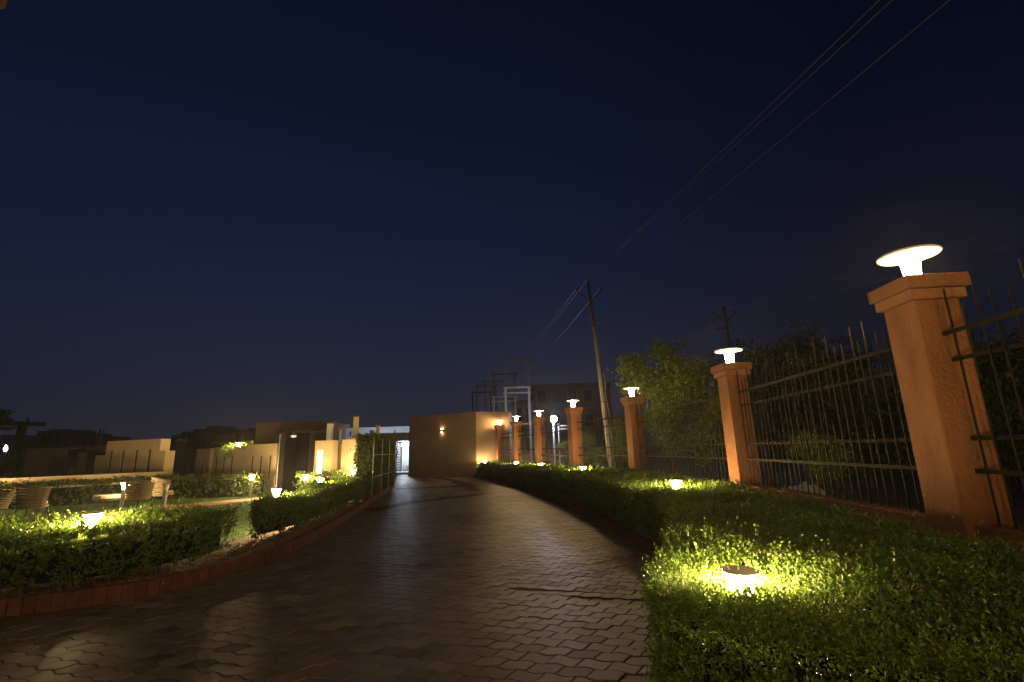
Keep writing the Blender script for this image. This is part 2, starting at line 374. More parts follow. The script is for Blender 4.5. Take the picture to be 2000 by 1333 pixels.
def make_pavers():
    pw, pd, gap = .210, .152, .0068
    ang = R(-19); ca, sa = math.cos(ang), math.sin(ang)
    wave_t = [0, .16, .34, .5, .66, .84, 1.0]
    def wv(t):
        t = t % 1.0
        xs_ = [0, .16, .34, .66, .84, 1.0]; ys_ = [0, 1, 1, -1, -1, 0]
        return np.interp(t, xs_, ys_) * .0150
    ia = np.arange(-190, 130); ib = np.arange(-70, 330)
    IA, IB = np.meshgrid(ia, ib); IA = IA.ravel(); IB = IB.ravel()
    a0 = IA * pw + (IB % 2) * pw * .5; b0 = IB * pd
    ccx, ccy = a0 + pw / 2, b0 + pd / 2
    X = ccx * ca - ccy * sa; Y = ccx * sa + ccy * ca
    rp_ = [Vector(p) for p in road]
    k = inpoly(X, Y, road)
    # keep pavers that straddle the border too
    for dx, dy in ((.12, 0), (-.12, 0), (0, .1), (0, -.1)): k |= inpoly(X + dx, Y + dy, road)
    k &= Y > -.5
    a0, b0, X, Y = a0[k], b0[k], X[k], Y[k]; n = len(a0)
    # outline in local (a,b): bottom edge left->right, top edge right->left; the wave phase is tied to world a so rows nest
    ts = np.array([0, .16, .34, .5, .66, .84, 1.0])
    bot = [(t, 0) for t in ts]; topl = [(t, 1) for t in ts[::-1]]
    out_ = bot + topl; m_ = len(out_)
    rings = []
    for inset, z in ((0.0, -.03), (0.0, -.0045), (.0045, 0.0)):
        g_ = gap / 2 + inset; pts = []
        for t, s_ in out_:
            aa = a0 + np.clip(t * pw, g_, pw - g_)
            aa = aa + (s_ - .5) * .040
            ph = aa / pw
            bb = b0 + (g_ if s_ == 0 else pd - g_) + wv(ph)
            pts.append(np.stack([aa, bb, np.full(n, z)], 1))
        rings.append(np.stack(pts, 1))
    V = np.stack(rings, 1)                               # n, 3, m_, 3
    # settle each block: small tilt and height
    cx_ = a0 + pw / 2; cy_ = b0 + pd / 2
    tx = rng.normal(0, .007, n); ty = rng.normal(0, .009, n); hz = rng.normal(0, .0016, n)
    V[..., 2] += (V[..., 0] - cx_[:, None, None]) * tx[:, None, None] + (V[..., 1] - cy_[:, None, None]) * ty[:, None, None] + hz[:, None, None]
    xx = V[..., 0] * ca - V[..., 1] * sa; yy = V[..., 0] * sa + V[..., 1] * ca
    V[..., 0] = xx; V[..., 1] = yy
    V[..., 2] += .010 * np.sin(xx * .9 + 1) * np.sin(yy * .7) + .004 * np.sin(xx * 2.3 + yy * 1.9) + .004
    # tones: each block its own shade, with darker bands across the far drive
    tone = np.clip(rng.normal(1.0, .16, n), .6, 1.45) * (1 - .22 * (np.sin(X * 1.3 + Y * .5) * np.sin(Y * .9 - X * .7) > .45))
    def band(pts, wd):
        d = np.full(n, 9.0)
        for i in range(len(pts) - 1):
            p, q = np.array(pts[i]), np.array(pts[i + 1]); e = q - p; L2 = e @ e
            t = np.clip(((X - p[0]) * e[0] + (Y - p[1]) * e[1]) / L2, 0, 1)
            d = np.minimum(d, np.hypot(X - p[0] - t * e[0], Y - p[1] - t * e[1]))
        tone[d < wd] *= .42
    G = lambda px, py: tuple(gz(px, py, 0)[:2])
    cr = np.full(n, 9.0); pts_ = [G(985, 1149), G(1060, 1158), G(1130, 1166), G(1200, 1176), G(1262, 1180)]
    for i in range(4):
        p, q = np.array(pts_[i]), np.array(pts_[i + 1]); e = q - p; t = np.clip(((X - p[0]) * e[0] + (Y - p[1]) * e[1]) / (e @ e), 0, 1)
        cr = np.minimum(cr, np.hypot(X - p[0] - t * e[0], Y - p[1] - t * e[1]))
    V[..., 2] -= (.013 * np.exp(-(cr / .10) ** 2))[:, None, None]
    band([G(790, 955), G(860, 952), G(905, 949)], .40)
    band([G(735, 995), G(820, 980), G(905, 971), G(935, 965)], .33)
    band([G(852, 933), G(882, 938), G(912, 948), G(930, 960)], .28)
    nV = V.reshape(-1, 3)
    per = 3 * m_; base = (np.arange(n) * per)[:, None]
    quads = []
    for r_ in range(2):
        for j in range(m_):
            j2 = (j + 1) % m_
            quads.append(np.stack([base[:, 0] + r_ * m_ + j, base[:, 0] + r_ * m_ + j2, base[:, 0] + (r_ + 1) * m_ + j2, base[:, 0] + (r_ + 1) * m_ + j], 1))
    t0 = base[:, 0] + 2 * m_
    for j in range(len(ts) - 1):                          # top as strips of quads
        quads.append(np.stack([t0 + j, t0 + j + 1, t0 + m_ - 2 - j, t0 + m_ - 1 - j], 1))
    F = np.concatenate(quads)
    m = bpy.data.materials.new('driveway_paver'); m.use_nodes = True
    t = m.node_tree; b = t.nodes['Principled BSDF']
    ge = t.nodes.new('ShaderNodeNewGeometry')
    n1 = t.nodes.new('ShaderNodeTexNoise'); n1.inputs['Scale'].default_value = 1.3; n1.inputs['Detail'].default_value = 8; n1.inputs['Roughness'].default_value = .7; t.links.new(ge.outputs['Position'], n1.inputs['Vector'])
    r1 = t.nodes.new('ShaderNodeValToRGB'); t.links.new(n1.outputs['Fac'], r1.inputs[0])
    r1.color_ramp.elements[0].position = .3; r1.color_ramp.elements[0].color = (.080, .065, .048, 1); r1.color_ramp.elements[1].position = .7; r1.color_ramp.elements[1].color = (.165, .134, .102, 1)
    at = t.nodes.new('ShaderNodeAttribute'); at.attribute_name = 'tone'
    mx = t.nodes.new('ShaderNodeMix'); mx.data_type = 'RGBA'; mx.blend_type = 'MULTIPLY'; mx.inputs[0].default_value = 1
    t.links.new(r1.outputs[0], mx.inputs[6]); t.links.new(at.outputs['Color'], mx.inputs[7]); t.links.new(mx.outputs[2], b.inputs['Base Color'])
    r2 = t.nodes.new('ShaderNodeMapRange'); t.links.new(n1.outputs['Fac'], r2.inputs['Value']); r2.inputs['To Min'].default_value = .36; r2.inputs['To Max'].default_value = .60
    t.links.new(r2.outputs[0], b.inputs['Roughness']); sr = t.nodes.new('ShaderNodeMapRange'); t.links.new(at.outputs['Fac'], sr.inputs['Value']); sr.inputs['From Min'].default_value = .45; sr.inputs['From Max'].default_value = .85; sr.inputs['To Min'].default_value = .02; sr.inputs['To Max'].default_value = .24
    t.links.new(sr.outputs[0], b.inputs['Specular IOR Level'])
    n2 = t.nodes.new('ShaderNodeTexNoise'); n2.inputs['Scale'].default_value = 38; n2.inputs['Detail'].default_value = 6; t.links.new(ge.outputs['Position'], n2.inputs['Vector'])
    bp = t.nodes.new('ShaderNodeBump'); bp.inputs['Strength'].default_value = .6; bp.inputs['Distance'].default_value = .006
    t.links.new(n2.outputs['Fac'], bp.inputs['Height']); t.links.new(bp.outputs[0], b.inputs['Normal'])
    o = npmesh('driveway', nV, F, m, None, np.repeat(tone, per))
    tag(o, kind='structure')
make_pavers()

def kerb(name, line, off, width, h, step=.115, z0=0.0, label=''):
    """a run of upright bricks along a line; off = side offset of its centre"""
    mb = MB(); acc = 0; pts = [Vector(p) for p in line]
    seg = [(pts[i], pts[i + 1]) for i in range(len(pts) - 1)]
    total = sum((b - a).length for a, b in seg); s = step / 2
    while s < total:
        q = s
        for a, b in seg:
            L = (b - a).length
            if q <= L:
                t = (b - a) / L; p = a + t * q; break
            q -= L
        nrm = Vector((-t.y, t.x)); c = p + nrm * off
        hh = h + random.uniform(-.003, .003)
        mb.box((c.x, c.y, z0 + hh / 2), (step - .004, width, hh), math.atan2(t.y, t.x) + random.uniform(-.008, .008), tone=random.uniform(.75, 1.15))
        s += step
    o = mb.build(name, M['brick'], bevel=.004)
    return o
tag(kerb('kerb', KLs, .055, .11, .17), kind='structure')
tag(kerb('kerb', KRs, -.055, .11, .13), kind='structure')

# soil beds behind the kerbs
def strip(name, a, b, z, m):
    n = len(a); vs = [(p[0], p[1], z) for p in a] + [(p[0], p[1], z) for p in b]
    return tag(MB().add(vs, [(i, i + 1, n + i + 1, n + i) for i in range(n - 1)]).build(name, m), kind='structure')
def offs(line, d):
    o = []
    for i, p in enumerate(line):
        t = (line[min(i + 1, len(line) - 1)] - line[max(i - 1, 0)]).normalized(); o.append(p + Vector((-t.y, t.x)) * d)
    return o
strip('soil_bed', offs(KLs, .105), offs(KLs, 1.25), .10, M['soil'])
strip('soil_bed', offs(KRs, -.105), [(3.9, -3 + (33 * i / (len(KRs) - 1))) if i < len(KRs) * .4 else (3.9 - 4.6 * ((i / (len(KRs) - 1) - .4) / .6) ** 1.4, -3 + (33 * i / (len(KRs) - 1))) for i in range(len(KRs))], .06, M['soil'])
# lawn
KLo = offs(KLs, 1.1)
lawn = [(p.x, p.y) for p in KLo] + [(-6.7, 22.3), (-20, 24), (-30, 16), (-24, 3.5)]
MB().add([(x, y, .05) for x, y in lawn], [tuple(range(len(lawn)))]).build('lawn', M['grass_base'])
tag(bpy.data.objects['lawn'], kind='structure')
pa = [gz(120, 1040), gz(200, 1021), gz(330, 1001), gz(420, 991), gz(505, 981), gz(548, 976)]
pb = [gz(120, 1024), gz(200, 1008), gz(330, 991), gz(420, 983), gz(505, 975.5), gz(548, 971)]
strip('path', [(p.x, p.y) for p in pa], [(p.x, p.y) for p in pb], .056, M['pathbrick'])
# grass
n = 130000
x = rng.uniform(-19, -4.2, n); y = rng.uniform(5, 19.5, n)
k = inpoly(x, y, lawn)
pp_ = [(p.x, p.y) for p in pa] + [(p.x, p.y) for p in reversed(pb)]
k &= ~inpoly(x, y, pp_); x = x[k]; y = y[k]; n = len(x)
D = np.stack([rng.normal(0, .35, n), rng.normal(0, .35, n), np.ones(n)], 1); Lg = rng.uniform(.025, .06, n)
V, F, T = leaf_arrays(np.stack([x, y, np.full(n, .05)], 1), D, Lg, np.full(n, .009), np.clip(rng.normal(.5, .2, n), 0, .9))
tag(npmesh('grass', V, F, M['blade'], None, T), 'short mown green grass of the garden lawn', 'grass', kind='stuff')

# fallen dry leaves on the left bed
n = 2600
i_ = rng.integers(8, len(KLs) - 12, n); base = np.array([(KLs[i].x, KLs[i].y) for i in i_]); tt = rng.uniform(.13, 1.0, n)
nn_ = np.array([tuple((offs(KLs, 1)[i] - KLs[i])) for i in range(len(KLs))])[i_]
pp_ = base + nn_ * tt[:, None] + rng.normal(0, .12, (n, 2))
M['dry'] = mat('dry_leaf', (.30, .17, .07), .8, vary=.4, vscale=30)
V, F, T = leaf_arrays(np.column_stack([pp_, np.full(n, .108)]), np.column_stack([rng.normal(size=(n, 2)), rng.uniform(0, .35, n)]), rng.uniform(.03, .05, n), rng.uniform(.014, .024, n), np.ones(n))
tag(npmesh('leaf_litter', V, F, M['dry'], None, T), 'dry brown leaves scattered on the soil under the left hedges', 'leaf litter', kind='stuff')

# ------------------------------------------------------------------ boundary pillars, lamps, fence
PIL = [(3.2, -5.3), (3.44, -.55), (3.77, 4.21), (4.02, 8.65), (3.52, 14.1), (2.17, 17.4), (1.13, 21.8), (.11, 25.0), (-.86, 28.2)]
PW = .385
def tang(i):
    a = Vector(PIL[max(i - 1, 0)]); b = Vector(PIL[min(i + 1, len(PIL) - 1)]); c = Vector(PIL[i])
    if i == 2: b = Vector(PIL[3]); a = Vector(PIL[1])
    d = (b - a); return math.atan2(d.y, d.x)
words = ['first', 'nearest large', 'second', 'third', 'fourth', 'fifth', 'sixth', 'farthest']
def pillar_proto():
    root = empty('boundary_pillar')
    b = MB().box((0, 0, 1.35), (PW, PW, 2.70)); b.build('shaft', M['orange'], root, bevel=.012)
    MB().box((0, 0, 2.745), (PW + .08, PW + .08, .09)).build('neck_moulding', M['orange_trim'], root, bevel=.006)
    MB().box((0, 0, 2.855), (PW + .14, PW + .14, .12)).build('cap', M['orange'], root, bevel=.008)
    return root
def lamp_proto():
    root = empty('pillar_lamp')
    MB().lathe([(.09, 0), (.09, .02), (.065, .024), (.065, .034)], 20).build('lamp_base', M['cap'], root)
    MB().lathe([(.060, .035), (.076, .20), (.078, .245)], 20).build('diffuser', M['g_pillar'], root, smooth=False)
    MB().lathe([(.08, .246), (.235, .256), (.246, .266), (.24, .278), (.06, .305), (.02, .31)], 40).build('disc_shade', M['disc'], root, smooth=True)
    return root
def copy_tree(o, parent=None):
    c = o.copy(); col.objects.link(c)
    if parent: c.parent = parent
    for ch in [q for q in bpy.data.objects if q.parent == o]: copy_tree(ch, c)
    return c
pp0 = pillar_proto(); lp0 = lamp_proto()
pl_lab = ['orange plaster pillar behind the camera position',
          'orange plaster pillar standing just outside the view on the right',
          'largest orange plaster pillar, nearest the camera, rough at its foot',
          'orange pillar directly left of the largest one, with the bright trees to its left',
          'orange pillar just right of the leaning utility pole',
          'orange pillar just left of the leaning utility pole',
          'orange pillar left of the bluish floodlight',
          'slim far orange pillar between the pale H-frame poles',
          'farthest orange pillar, beside the lit end wall of the tan building']
lm_lab = ['disc lamp on the pillar behind the camera position', 'disc lamp on the pillar just outside the view', 'largest white disc lamp glowing on top of the nearest pillar',
          'disc lamp on the second largest pillar, under the small far utility pole', 'disc lamp on the pillar just right of the leaning utility pole',
          'disc lamp on the pillar just left of the leaning utility pole', 'disc lamp on the pillar left of the bluish floodlight',
          'small disc lamp on the pillar between the pale H-frame poles', 'farthest disc lamp, flaring against the lit end wall of the tan building']
order = list(range(len(PIL)))
for i, (x, y) in enumerate(PIL):
    p = pp0 if i == 0 else copy_tree(pp0); l = lp0 if i == 0 else copy_tree(lp0)
    p.location = (x, y, 0); p.rotation_euler.z = tang(i)
    l.location = (x, y, 2.92); l.rotation_euler.z = .3 * i
    tag(p, pl_lab[i], 'pillar', 'orange pillars along the boundary fence'); tag(l, lm_lab[i], 'lamp', 'disc lamps on the pillars')

RAILS = [(2.38, -1), (2.15, 1), (1.49, 1), (1.23, -1)]     # height, side (-1 = drive side)
bar_mesh = {}
def bar(kind, zb, zt):
    key = kind
    if key not in bar_mesh:
        mb = MB().tube([(0, 0, zb), (0, 0, zt - .012), (0, 0, zt)], [.0085, .0085, .005], 6)
        me = bpy.data.meshes.new('picket'); me.from_pydata(mb.v, [], mb.f); me.update(); me.materials.append(M['iron']); bar_mesh[key] = me
    return bar_mesh[key]
fl = ['iron fence panel behind the camera position', 'iron fence panel nearest the camera, cut by the right edge of the photo', 'iron fence panel left of the largest pillar, before dark trees', 'iron fence panel in front of the brightest tree',
      'iron fence panel crossed by the leaning utility pole', 'iron fence panel with the bluish floodlight behind it', 'short iron fence panel crossed by the right leg of the nearest H-frame', 'last iron fence panel, beside the lit end wall']
def fence(i):
    a = Vector(PIL[i]); b = Vector(PIL[i + 1]); d = (b - a); L = d.length; t = d / L; ang = math.atan2(t.y, t.x)
    root = empty('fence_panel', (a.x, a.y, 0), ang); tag(root, fl[i], 'fence', 'iron fence panels between the pillars')
    s0, s1 = PW / 2 - .14, L - PW / 2 + .14
    for z, sd in RAILS:
        # panel's drive side is its left (+y local)
        MB().box(((s0 + s1) / 2, -sd * .013, z), (s1 - s0, .007, .036)).build('rail', M['iron_rail'], root)
    pat = ['T', 'S', 'T', 'L', 'L']; k = 0; s = s0 + .05
    while s < s1 - .03:
        q = pat[k % 5]; j = random.uniform(-.006, .006)
        def put(kind, zb, zt):
            o = bpy.data.objects.new('picket', bar(kind, zb, zt)); col.objects.link(o); o.parent = root; o.location = (s + j, 0, 0)
            o.rotation_euler = (random.uniform(-.006, .006), random.uniform(-.004, .004), 0)
        if q == 'T': put('T', .80, 2.76)
        elif q == 'L': put('L', .80, 2.60)
        else: put('SU', 1.97, 2.60); put('SD', .80, 1.70)
        s += .137; k += 1
for i in range(len(PIL) - 1): fence(i)
for i in range(len(PIL) - 1):
    a = Vector(PIL[i]); b = Vector(PIL[i + 1]); d = b - a; L = d.length; c = (a + b) / 2
    o = MB().box((0, 0, .41), (L - PW - .004, .24, .82)).build('plinth_wall', M['orange'], loc=(c.x, c.y, 0), bevel=.01)
    o.rotation_euler.z = math.atan2(d.y, d.x)
    tag(o, 'low orange plinth wall under the ' + fl[i].replace('iron fence panel', 'fence panel'), 'wall', 'plinth walls between the pillars')

# ------------------------------------------------------------------ bollard lamps
def bollard(x, y, h, label, lit=True, proto={}, group='bollard lamps'):
    key = (h, lit)
    if key not in proto:
        root = empty('bollard_lamp')
        MB().lathe([(.075, 0), (.075, .015), (.05, .018), (.05, h - .17)], 20).build('post', M['grey'], root)
        MB().lathe([(.053, h - .169), (.056, h - .12), (.070, h - .055), (.092, h - .014)], 24).build('diffuser', M['g_bollard'] if lit else M['frosted'], root)
        MB().lathe([(.094, h - .013), (.099, h - .009), (.099, h - .001), (.085, h)], 24).build('cap', M['cap'], root)
        proto[key] = root; o = root
    else: o = copy_tree(proto[key])
    o.location = (x, y, 0); tag(o, label, 'lamp', group); LAMPS.append((x, y))
    return o
HB = .93
bol = [((1.23, 2.86), 'nearest bollard lamp, its round grey cap sunk in the clipped hedge'), ((2.70, 8.35), 'bollard lamp in the hedge before the second largest pillar'),
       ((2.10, 15.2), 'bollard lamp in the hedge below the leaning utility pole'), ((1.02, 19.8), 'bollard lamp in the hedge below the bluish floodlight'),
       ((.05, 23.2), 'small bollard lamp in the hedge at the foot of the slim far pillar'), ((-1.72, 27.75), 'farthest hedge bollard lamp, glowing at the lit end wall')]
for k, ((x, y), lb) in enumerate(bol): bollard(x, y, .818 if k == 0 else HB, lb, group='bollard lamps in the right hedge')
bollard(.9, -2.6, HB, 'bollard lamp in the hedge behind the camera', group='bollard lamps in the right hedge')
HL = .85
for (x, y), lb, lit in [((-5.22, 6.13), 'brightest bollard lamp, flared head above the left front hedge', True), ((-4.90, 10.1), 'bollard lamp just left of the curved hedge beside the drive', True),
                        ((-5.44, 13.7), 'bollard lamp behind the curved hedge, below the bright slot', True), ((-11.54, 14.5), 'bollard lamp standing before the rattan chairs', True),
                        ((-9.38, 13.2), 'unlit grey bollard lamp beside the brick path', False), ((-9.55, 17.75), 'bollard lamp in front of the slitted cream wall', True),
                        ((-7.05, 16.5), 'bollard lamp at the right foot of the dark gateway', True)]:
    bollard(x, y, .877 if 'brightest' in lb else HL, lb, lit, group='bollard lamps in the garden')
_p = gy(691, 917, 16.75); bollard(_p.x, 16.75, _p.z, 'bollard lamp flaring against the cream wall corner', True, group='bollard lamps in the garden')
bollard(-16.4, 14.2, HL, 'bollard lamp outside the left edge of the view', True, group='bollard lamps in the garden')

# ------------------------------------------------------------------ hedges
def dens(d): return max(80, min(3000, 11500 / max(d, 1.2) ** 1.5))
def lsz(d): return max(.019, min(.095, .0070 * d ** .9 + .0060))
RH = [(.66, 2.62), (.72, 2.40), (1.02, 2.11), (1.29, 1.95), (1.70, 1.72), (2.6, 1.2), (3.05, 1.0), (3.12, 3.6), (3.34, 4.6), (3.60, 8.6), (3.35, 14.2), (2.0, 17.4), (.93, 21.8), (-.12, 25.0), (-1.0, 28.1),
      (-2.15, 28.2), (-2.10, 27.4), (-1.15, 24.8), (-.08, 21.0), (.84, 16.6), (1.47, 12.9), (1.90, 9.3), (2.02, 6.9), (1.66, 5.2), (1.12, 3.75)]
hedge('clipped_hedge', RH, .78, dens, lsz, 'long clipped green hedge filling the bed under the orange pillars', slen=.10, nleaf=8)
H1 = [(-6.3, 4.62), (-5.50, 5.06), (-4.88, 5.42), (-4.38, 5.84), (-4.14, 6.45), (-4.08, 7.2), (-4.70, 7.55), (-5.25, 7.2), (-5.55, 6.75), (-6.2, 6.15), (-7.2, 5.6)]
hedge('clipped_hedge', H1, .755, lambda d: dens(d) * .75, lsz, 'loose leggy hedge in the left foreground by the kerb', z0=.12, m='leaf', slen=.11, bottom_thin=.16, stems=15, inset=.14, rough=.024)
H2 = [(-4.06, 8.1), (-3.98, 8.9), (-4.05, 10.3), (-4.30, 12.3), (-4.62, 15.1), (-5.5, 15.4), (-5.1, 12.3), (-4.72, 10.3), (-4.62, 9.0), (-4.50, 8.55), (-4.30, 8.15)]
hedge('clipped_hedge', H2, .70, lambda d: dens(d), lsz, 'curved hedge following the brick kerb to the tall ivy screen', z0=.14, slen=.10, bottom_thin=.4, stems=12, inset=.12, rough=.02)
BH = [(-21, 13.8), (-16.2, 15.4), (-13.6, 18.1), (-9.65, 18.15), (-9.62, 18.95), (-13.8, 18.9), (-16.8, 16.4), (-21, 14.9)]
hedge('clipped_hedge', BH, .80, lambda d: 90, lambda d: .085, 'dark hedge along the back of the lawn', m='leaf_dark', slen=.13, nleaf=7)
BH2 = [(-7.5, 16.6), (-5.0, 16.3), (-4.9, 17.0), (-7.5, 17.35)]
hedge('clipped_hedge', BH2, .86, lambda d: 110, lambda d: .075, 'short hedge at the foot of the cream block right of the gateway', m='leaf', slen=.12, nleaf=7)

# tall ivy screen on a white wire trellis
T0 = Vector((-4.60, 15.45)); T1 = Vector((-5.28, 21.6)); td = (T1 - T0).normalized(); tn = Vector((-td.y, td.x))
scr = [tuple(T0), tuple(T1), tuple(T1 + tn * .8), tuple(T0 + tn * .8)]
scr = [tuple(T0), tuple(T1), tuple(T1 + tn * .75), tuple(T0 + tn * .45)]
hedge('ivy_screen', scr, 2.08, lambda d: 130, lambda d: .075, 'tall ivy screen clipped like a wall beside the drive', m='leaf_dark', core='ivycore', slen=.10, nleaf=7, z0=.16)
tr = empty('trellis', (T0.x, T0.y, 0)); tag(tr, 'thin white wire trellis in front of the tall ivy screen', 'trellis')
for k in range(4):
    q = td * (.15 + k * 1.75) - tn * .07
    MB().tube([(q.x, q.y, .1), (q.x, q.y, 2.0)], .014, 6).build('post', M['steel'], tr)
for z in (.75, 1.45):
    a = -tn * .07 + td * .15; b = a + td * 5.25
    MB().tube([(a.x, a.y, z), (b.x, b.y, z)], .009, 5).build('rail', M['steel'], tr)

# ------------------------------------------------------------------ tan building with sconce
gh = empty('tan_building', (-5, 31.5, 0)); tag(gh, 'plain tan flat-roofed building block at the end of the drive', 'building')
A = (-6.85, 31.35); B = (-2.25, 28.3); Cc = (-.30, 28.9)
def prism(mb, poly, z0, z1):
    n = len(poly); mb.add([(x, y, z0) for x, y in poly] + [(x, y, z1) for x, y in poly], [tuple(range(n - 1, -1, -1)), tuple(range(n, 2 * n))] + [(i, (i + 1) % n, n + (i + 1) % n, n + i) for i in range(n)])
    return mb
foot = [A, B, Cc, (-.1, 36), (-6.6, 38)]
loc = lambda P: [(x + 5, y - 31.5) for x, y in P]
prism(MB(), loc(foot), 0, 3.66).build('wall', M['guard'], gh)
prism(MB(), loc([(-6.93, 31.32), (-2.25, 28.22), (-.22, 28.85), (-.04, 36.06), (-6.64, 38.06)]), 3.663, 3.74).build('roof', M['brownwall'], gh)
ed = Vector(B) - Vector(A); ea = math.atan2(ed.y, ed.x)
pl = empty('base', (0, 0, 0)); bpy.data.objects.remove(pl)
c = (Vector(A) + Vector(B)) / 2 + Vector((ed.y, -ed.x)).normalized() * .012
MB().box((c.x + 5, c.y - 31.5, .14), (ed.length, .03, .28), ea).build('skirting', M['brownwall'], gh)
sp = gy(864, 842, 29.8); f = (sp.x - A[0]) / (B[0] - A[0]); sp = Vector((A[0] + ed.x * f, A[1] + ed.y * f, sp.z)); on = Vector((ed.y, -ed.x, 0)).normalized()
sc = empty('wall_sconce', (sp.x, sp.y, sp.z), ea); tag(sc, 'small up and down wall light on the tan building', 'wall light')
MB().box((0, -.05, 0), (.10, .10, .16)).build('housing', M['disc'], sc, bevel=.005)
MB().box((0, -.055, -.085), (.07, .07, .008)).build('lower_lens', M['g_wall'], sc)
MB().box((0, -.055, .085), (.07, .07, .008)).build('upper_lens', M['g_wall'], sc)

# ------------------------------------------------------------------ white service building with lit entrance
ws = empty('service_entrance', (-8, 34, 0)); tag(ws, 'brightly lit white service entrance with a beam above, left of the tan building', 'building')
def rel(p, o): return (p[0] - o[0], p[1] - o[1], p[2] if len(p) > 2 else 0)
L0 = gy(748, 900, 34.6); R0_ = gy(800, 900, 34.6)
xL, xR = L0.x, R0_.x + .5
MB().box(((xL + xR) / 2 + 8, .6, 2.56), (xR - xL + 2.4, .35, .50)).build('beam', M['cream_dark'], ws)
MB().box((xL - .2 + 8, .62, 1.15), (.9, .34, 2.30)).build('wall', M['cream_dark'], ws)
MB().box(((xL + xR) / 2 + 8, 3.4, 1.5), (5.5, .2, 3.0)).build('back_wall', M['white'], ws)
MB().box((-6.93 + 8, 2.2, 1.3), (.2, 2.1, 2.6)).build('side_wall', M['white'], ws)
MB().box(((xL + xR) / 2 + 8, 1.0, .07), (4.4, 1.3, .14)).build('step', M['white'], ws)
MB().box(((xL + xR) / 2 + 8, 2.0, 2.72), (5.0, 2.6, .10)).build('ceiling', M['white'], ws)
bx = gy(793, 917, 36.6)
cb = empty('meter_box', (bx.x, bx.y, .14)); tag(cb, 'small grey box on the floor inside the lit entrance', 'box')
MB().box((0, 0, .22), (.42, .25, .40)).build('housing', M['grey'], cb, bevel=.01); MB().box((-.05, -.13, .25), (.2, .012, .25)).build('door', M['steel'], cb)
gp = gy(771, 900, 34.9); gq = gy(784, 900, 34.2)
gt = empty('metal_gate', (gp.x, gp.y, 0), math.atan2(gq.y - gp.y, gq.x - gp.x)); tag(gt, 'open blue-grey slatted metal gate in the lit entrance', 'gate')
gl = (gq - gp).length
mb = MB()
for z in (.25, 2.18): mb.box((gl / 2, 0, z), (gl, .05, .05))
for xx in (.025, gl - .025): mb.box((xx, 0, 1.2), (.05, .052, 1.98))
mb.build('gate_frame', M['bluegate'], gt)
for k in range(16): MB().box((gl / 2, .002, .36 + k * .112), (gl - .1, .02, .06 if k < 8 else .045)).build('slat', M['bluegate'], gt)
bl = gy(787, 869, 35.9)
lb_ = empty('ceiling_lamp', (bl.x, bl.y, bl.z)); tag(lb_, 'dazzling cool white lamp inside the service entrance', 'lamp')
MB().lathe([(.05, -.09), (.12, -.05), (.14, 0), (.12, .05), (.05, .09)], 14).build('bulb', M['g_cool'], lb_)
MB().lathe([(.04, .09), (.05, .20)], 12).build('lamp_holder', M['grey'], lb_)

cw = empty('added_bulkhead_lamp', (-11.8, 41.5, 2.2)); tag(cw, 'added cool white lamp hidden before the long pale building behind the cream block', 'lamp')  # unseen lamp, added to light the pale building in cool white
MB().box((0, 0, .0), (.5, .16, .16)).build('diffuser', M['g_cool2'], cw); MB().box((0, -.1, -.02), (.56, .05, .24)).build('housing', M['grey'], cw)
MB().tube([(0, -.1, -2.2), (0, -.1, -.1)], .04, 8).build('bracket', M['grey'], cw)
# long pale building behind
wb = empty('white_building', (-12, 46, 0)); tag(wb, 'long low pale blue-white building behind the cream block', 'building')
a = gy(655, 842, 45); b = gy(800, 838, 45)
MB().box(((a.x + b.x + 6) / 2 + 12, 0, 1.8), (b.x - a.x + 6, .6, 3.6)).build('wall', M['dullwhite'], wb)
MB().box(((a.x + b.x + 6) / 2 + 12, -.05, 3.76), (b.x - a.x + 6.1, .8, .30)).build('parapet', M['dullwhite'], wb)
for k in range(5):
    MB().box((a.x + 12 + 1.2 + k * 2.1, -.31, 3.35), (.12, .06, .42)).build('bracket', M['hole'], wb)

# ------------------------------------------------------------------ cream garden walls
def slit_wall(name, pL, pR, zt, slots, label, mt='cream', th=.42, z0=0, group='cream slitted garden walls', backm='slab', capz=0):
    """wall from pL to pR (front face), slots = [(fraction, width, zb, zt, style)]"""
    a = Vector(pL); b = Vector(pR); d = b - a; L = d.length; ang = math.atan2(d.y, d.x)
    root = empty(name, (a.x, a.y, 0), ang); tag(root, label, 'wall', group)
    mb = MB(); x = 0
    for fr, wd, zb, zs in sorted(slots):
        c_ = fr * L; l_, r_ = c_ - wd / 2, c_ + wd / 2
        if l_ > x: mb.box(((x + l_) / 2, th / 2, (z0 + zt) / 2), (l_ - x, th, zt - z0))
        if zb > z0: mb.box((c_, th / 2, (z0 + zb) / 2), (wd, th, zb - z0))
        if zs < zt: mb.box((c_, th / 2, (zs + zt) / 2), (wd, th, zt - zs))
        x = r_
    mb.box(((x + L) / 2, th / 2, (z0 + zt) / 2), (L - x, th, zt - z0)); mb.build('wall_panel', M[mt], root)
    if slots and backm:
        bk = MB()
        for fr, wd, zb, zs in slots: bk.box((fr * L, .033, (zb + zs) / 2), (wd - .002, .03, zs - zb - .002))
        bk.build('slot_back', M[backm], root)
    return root, L, ang
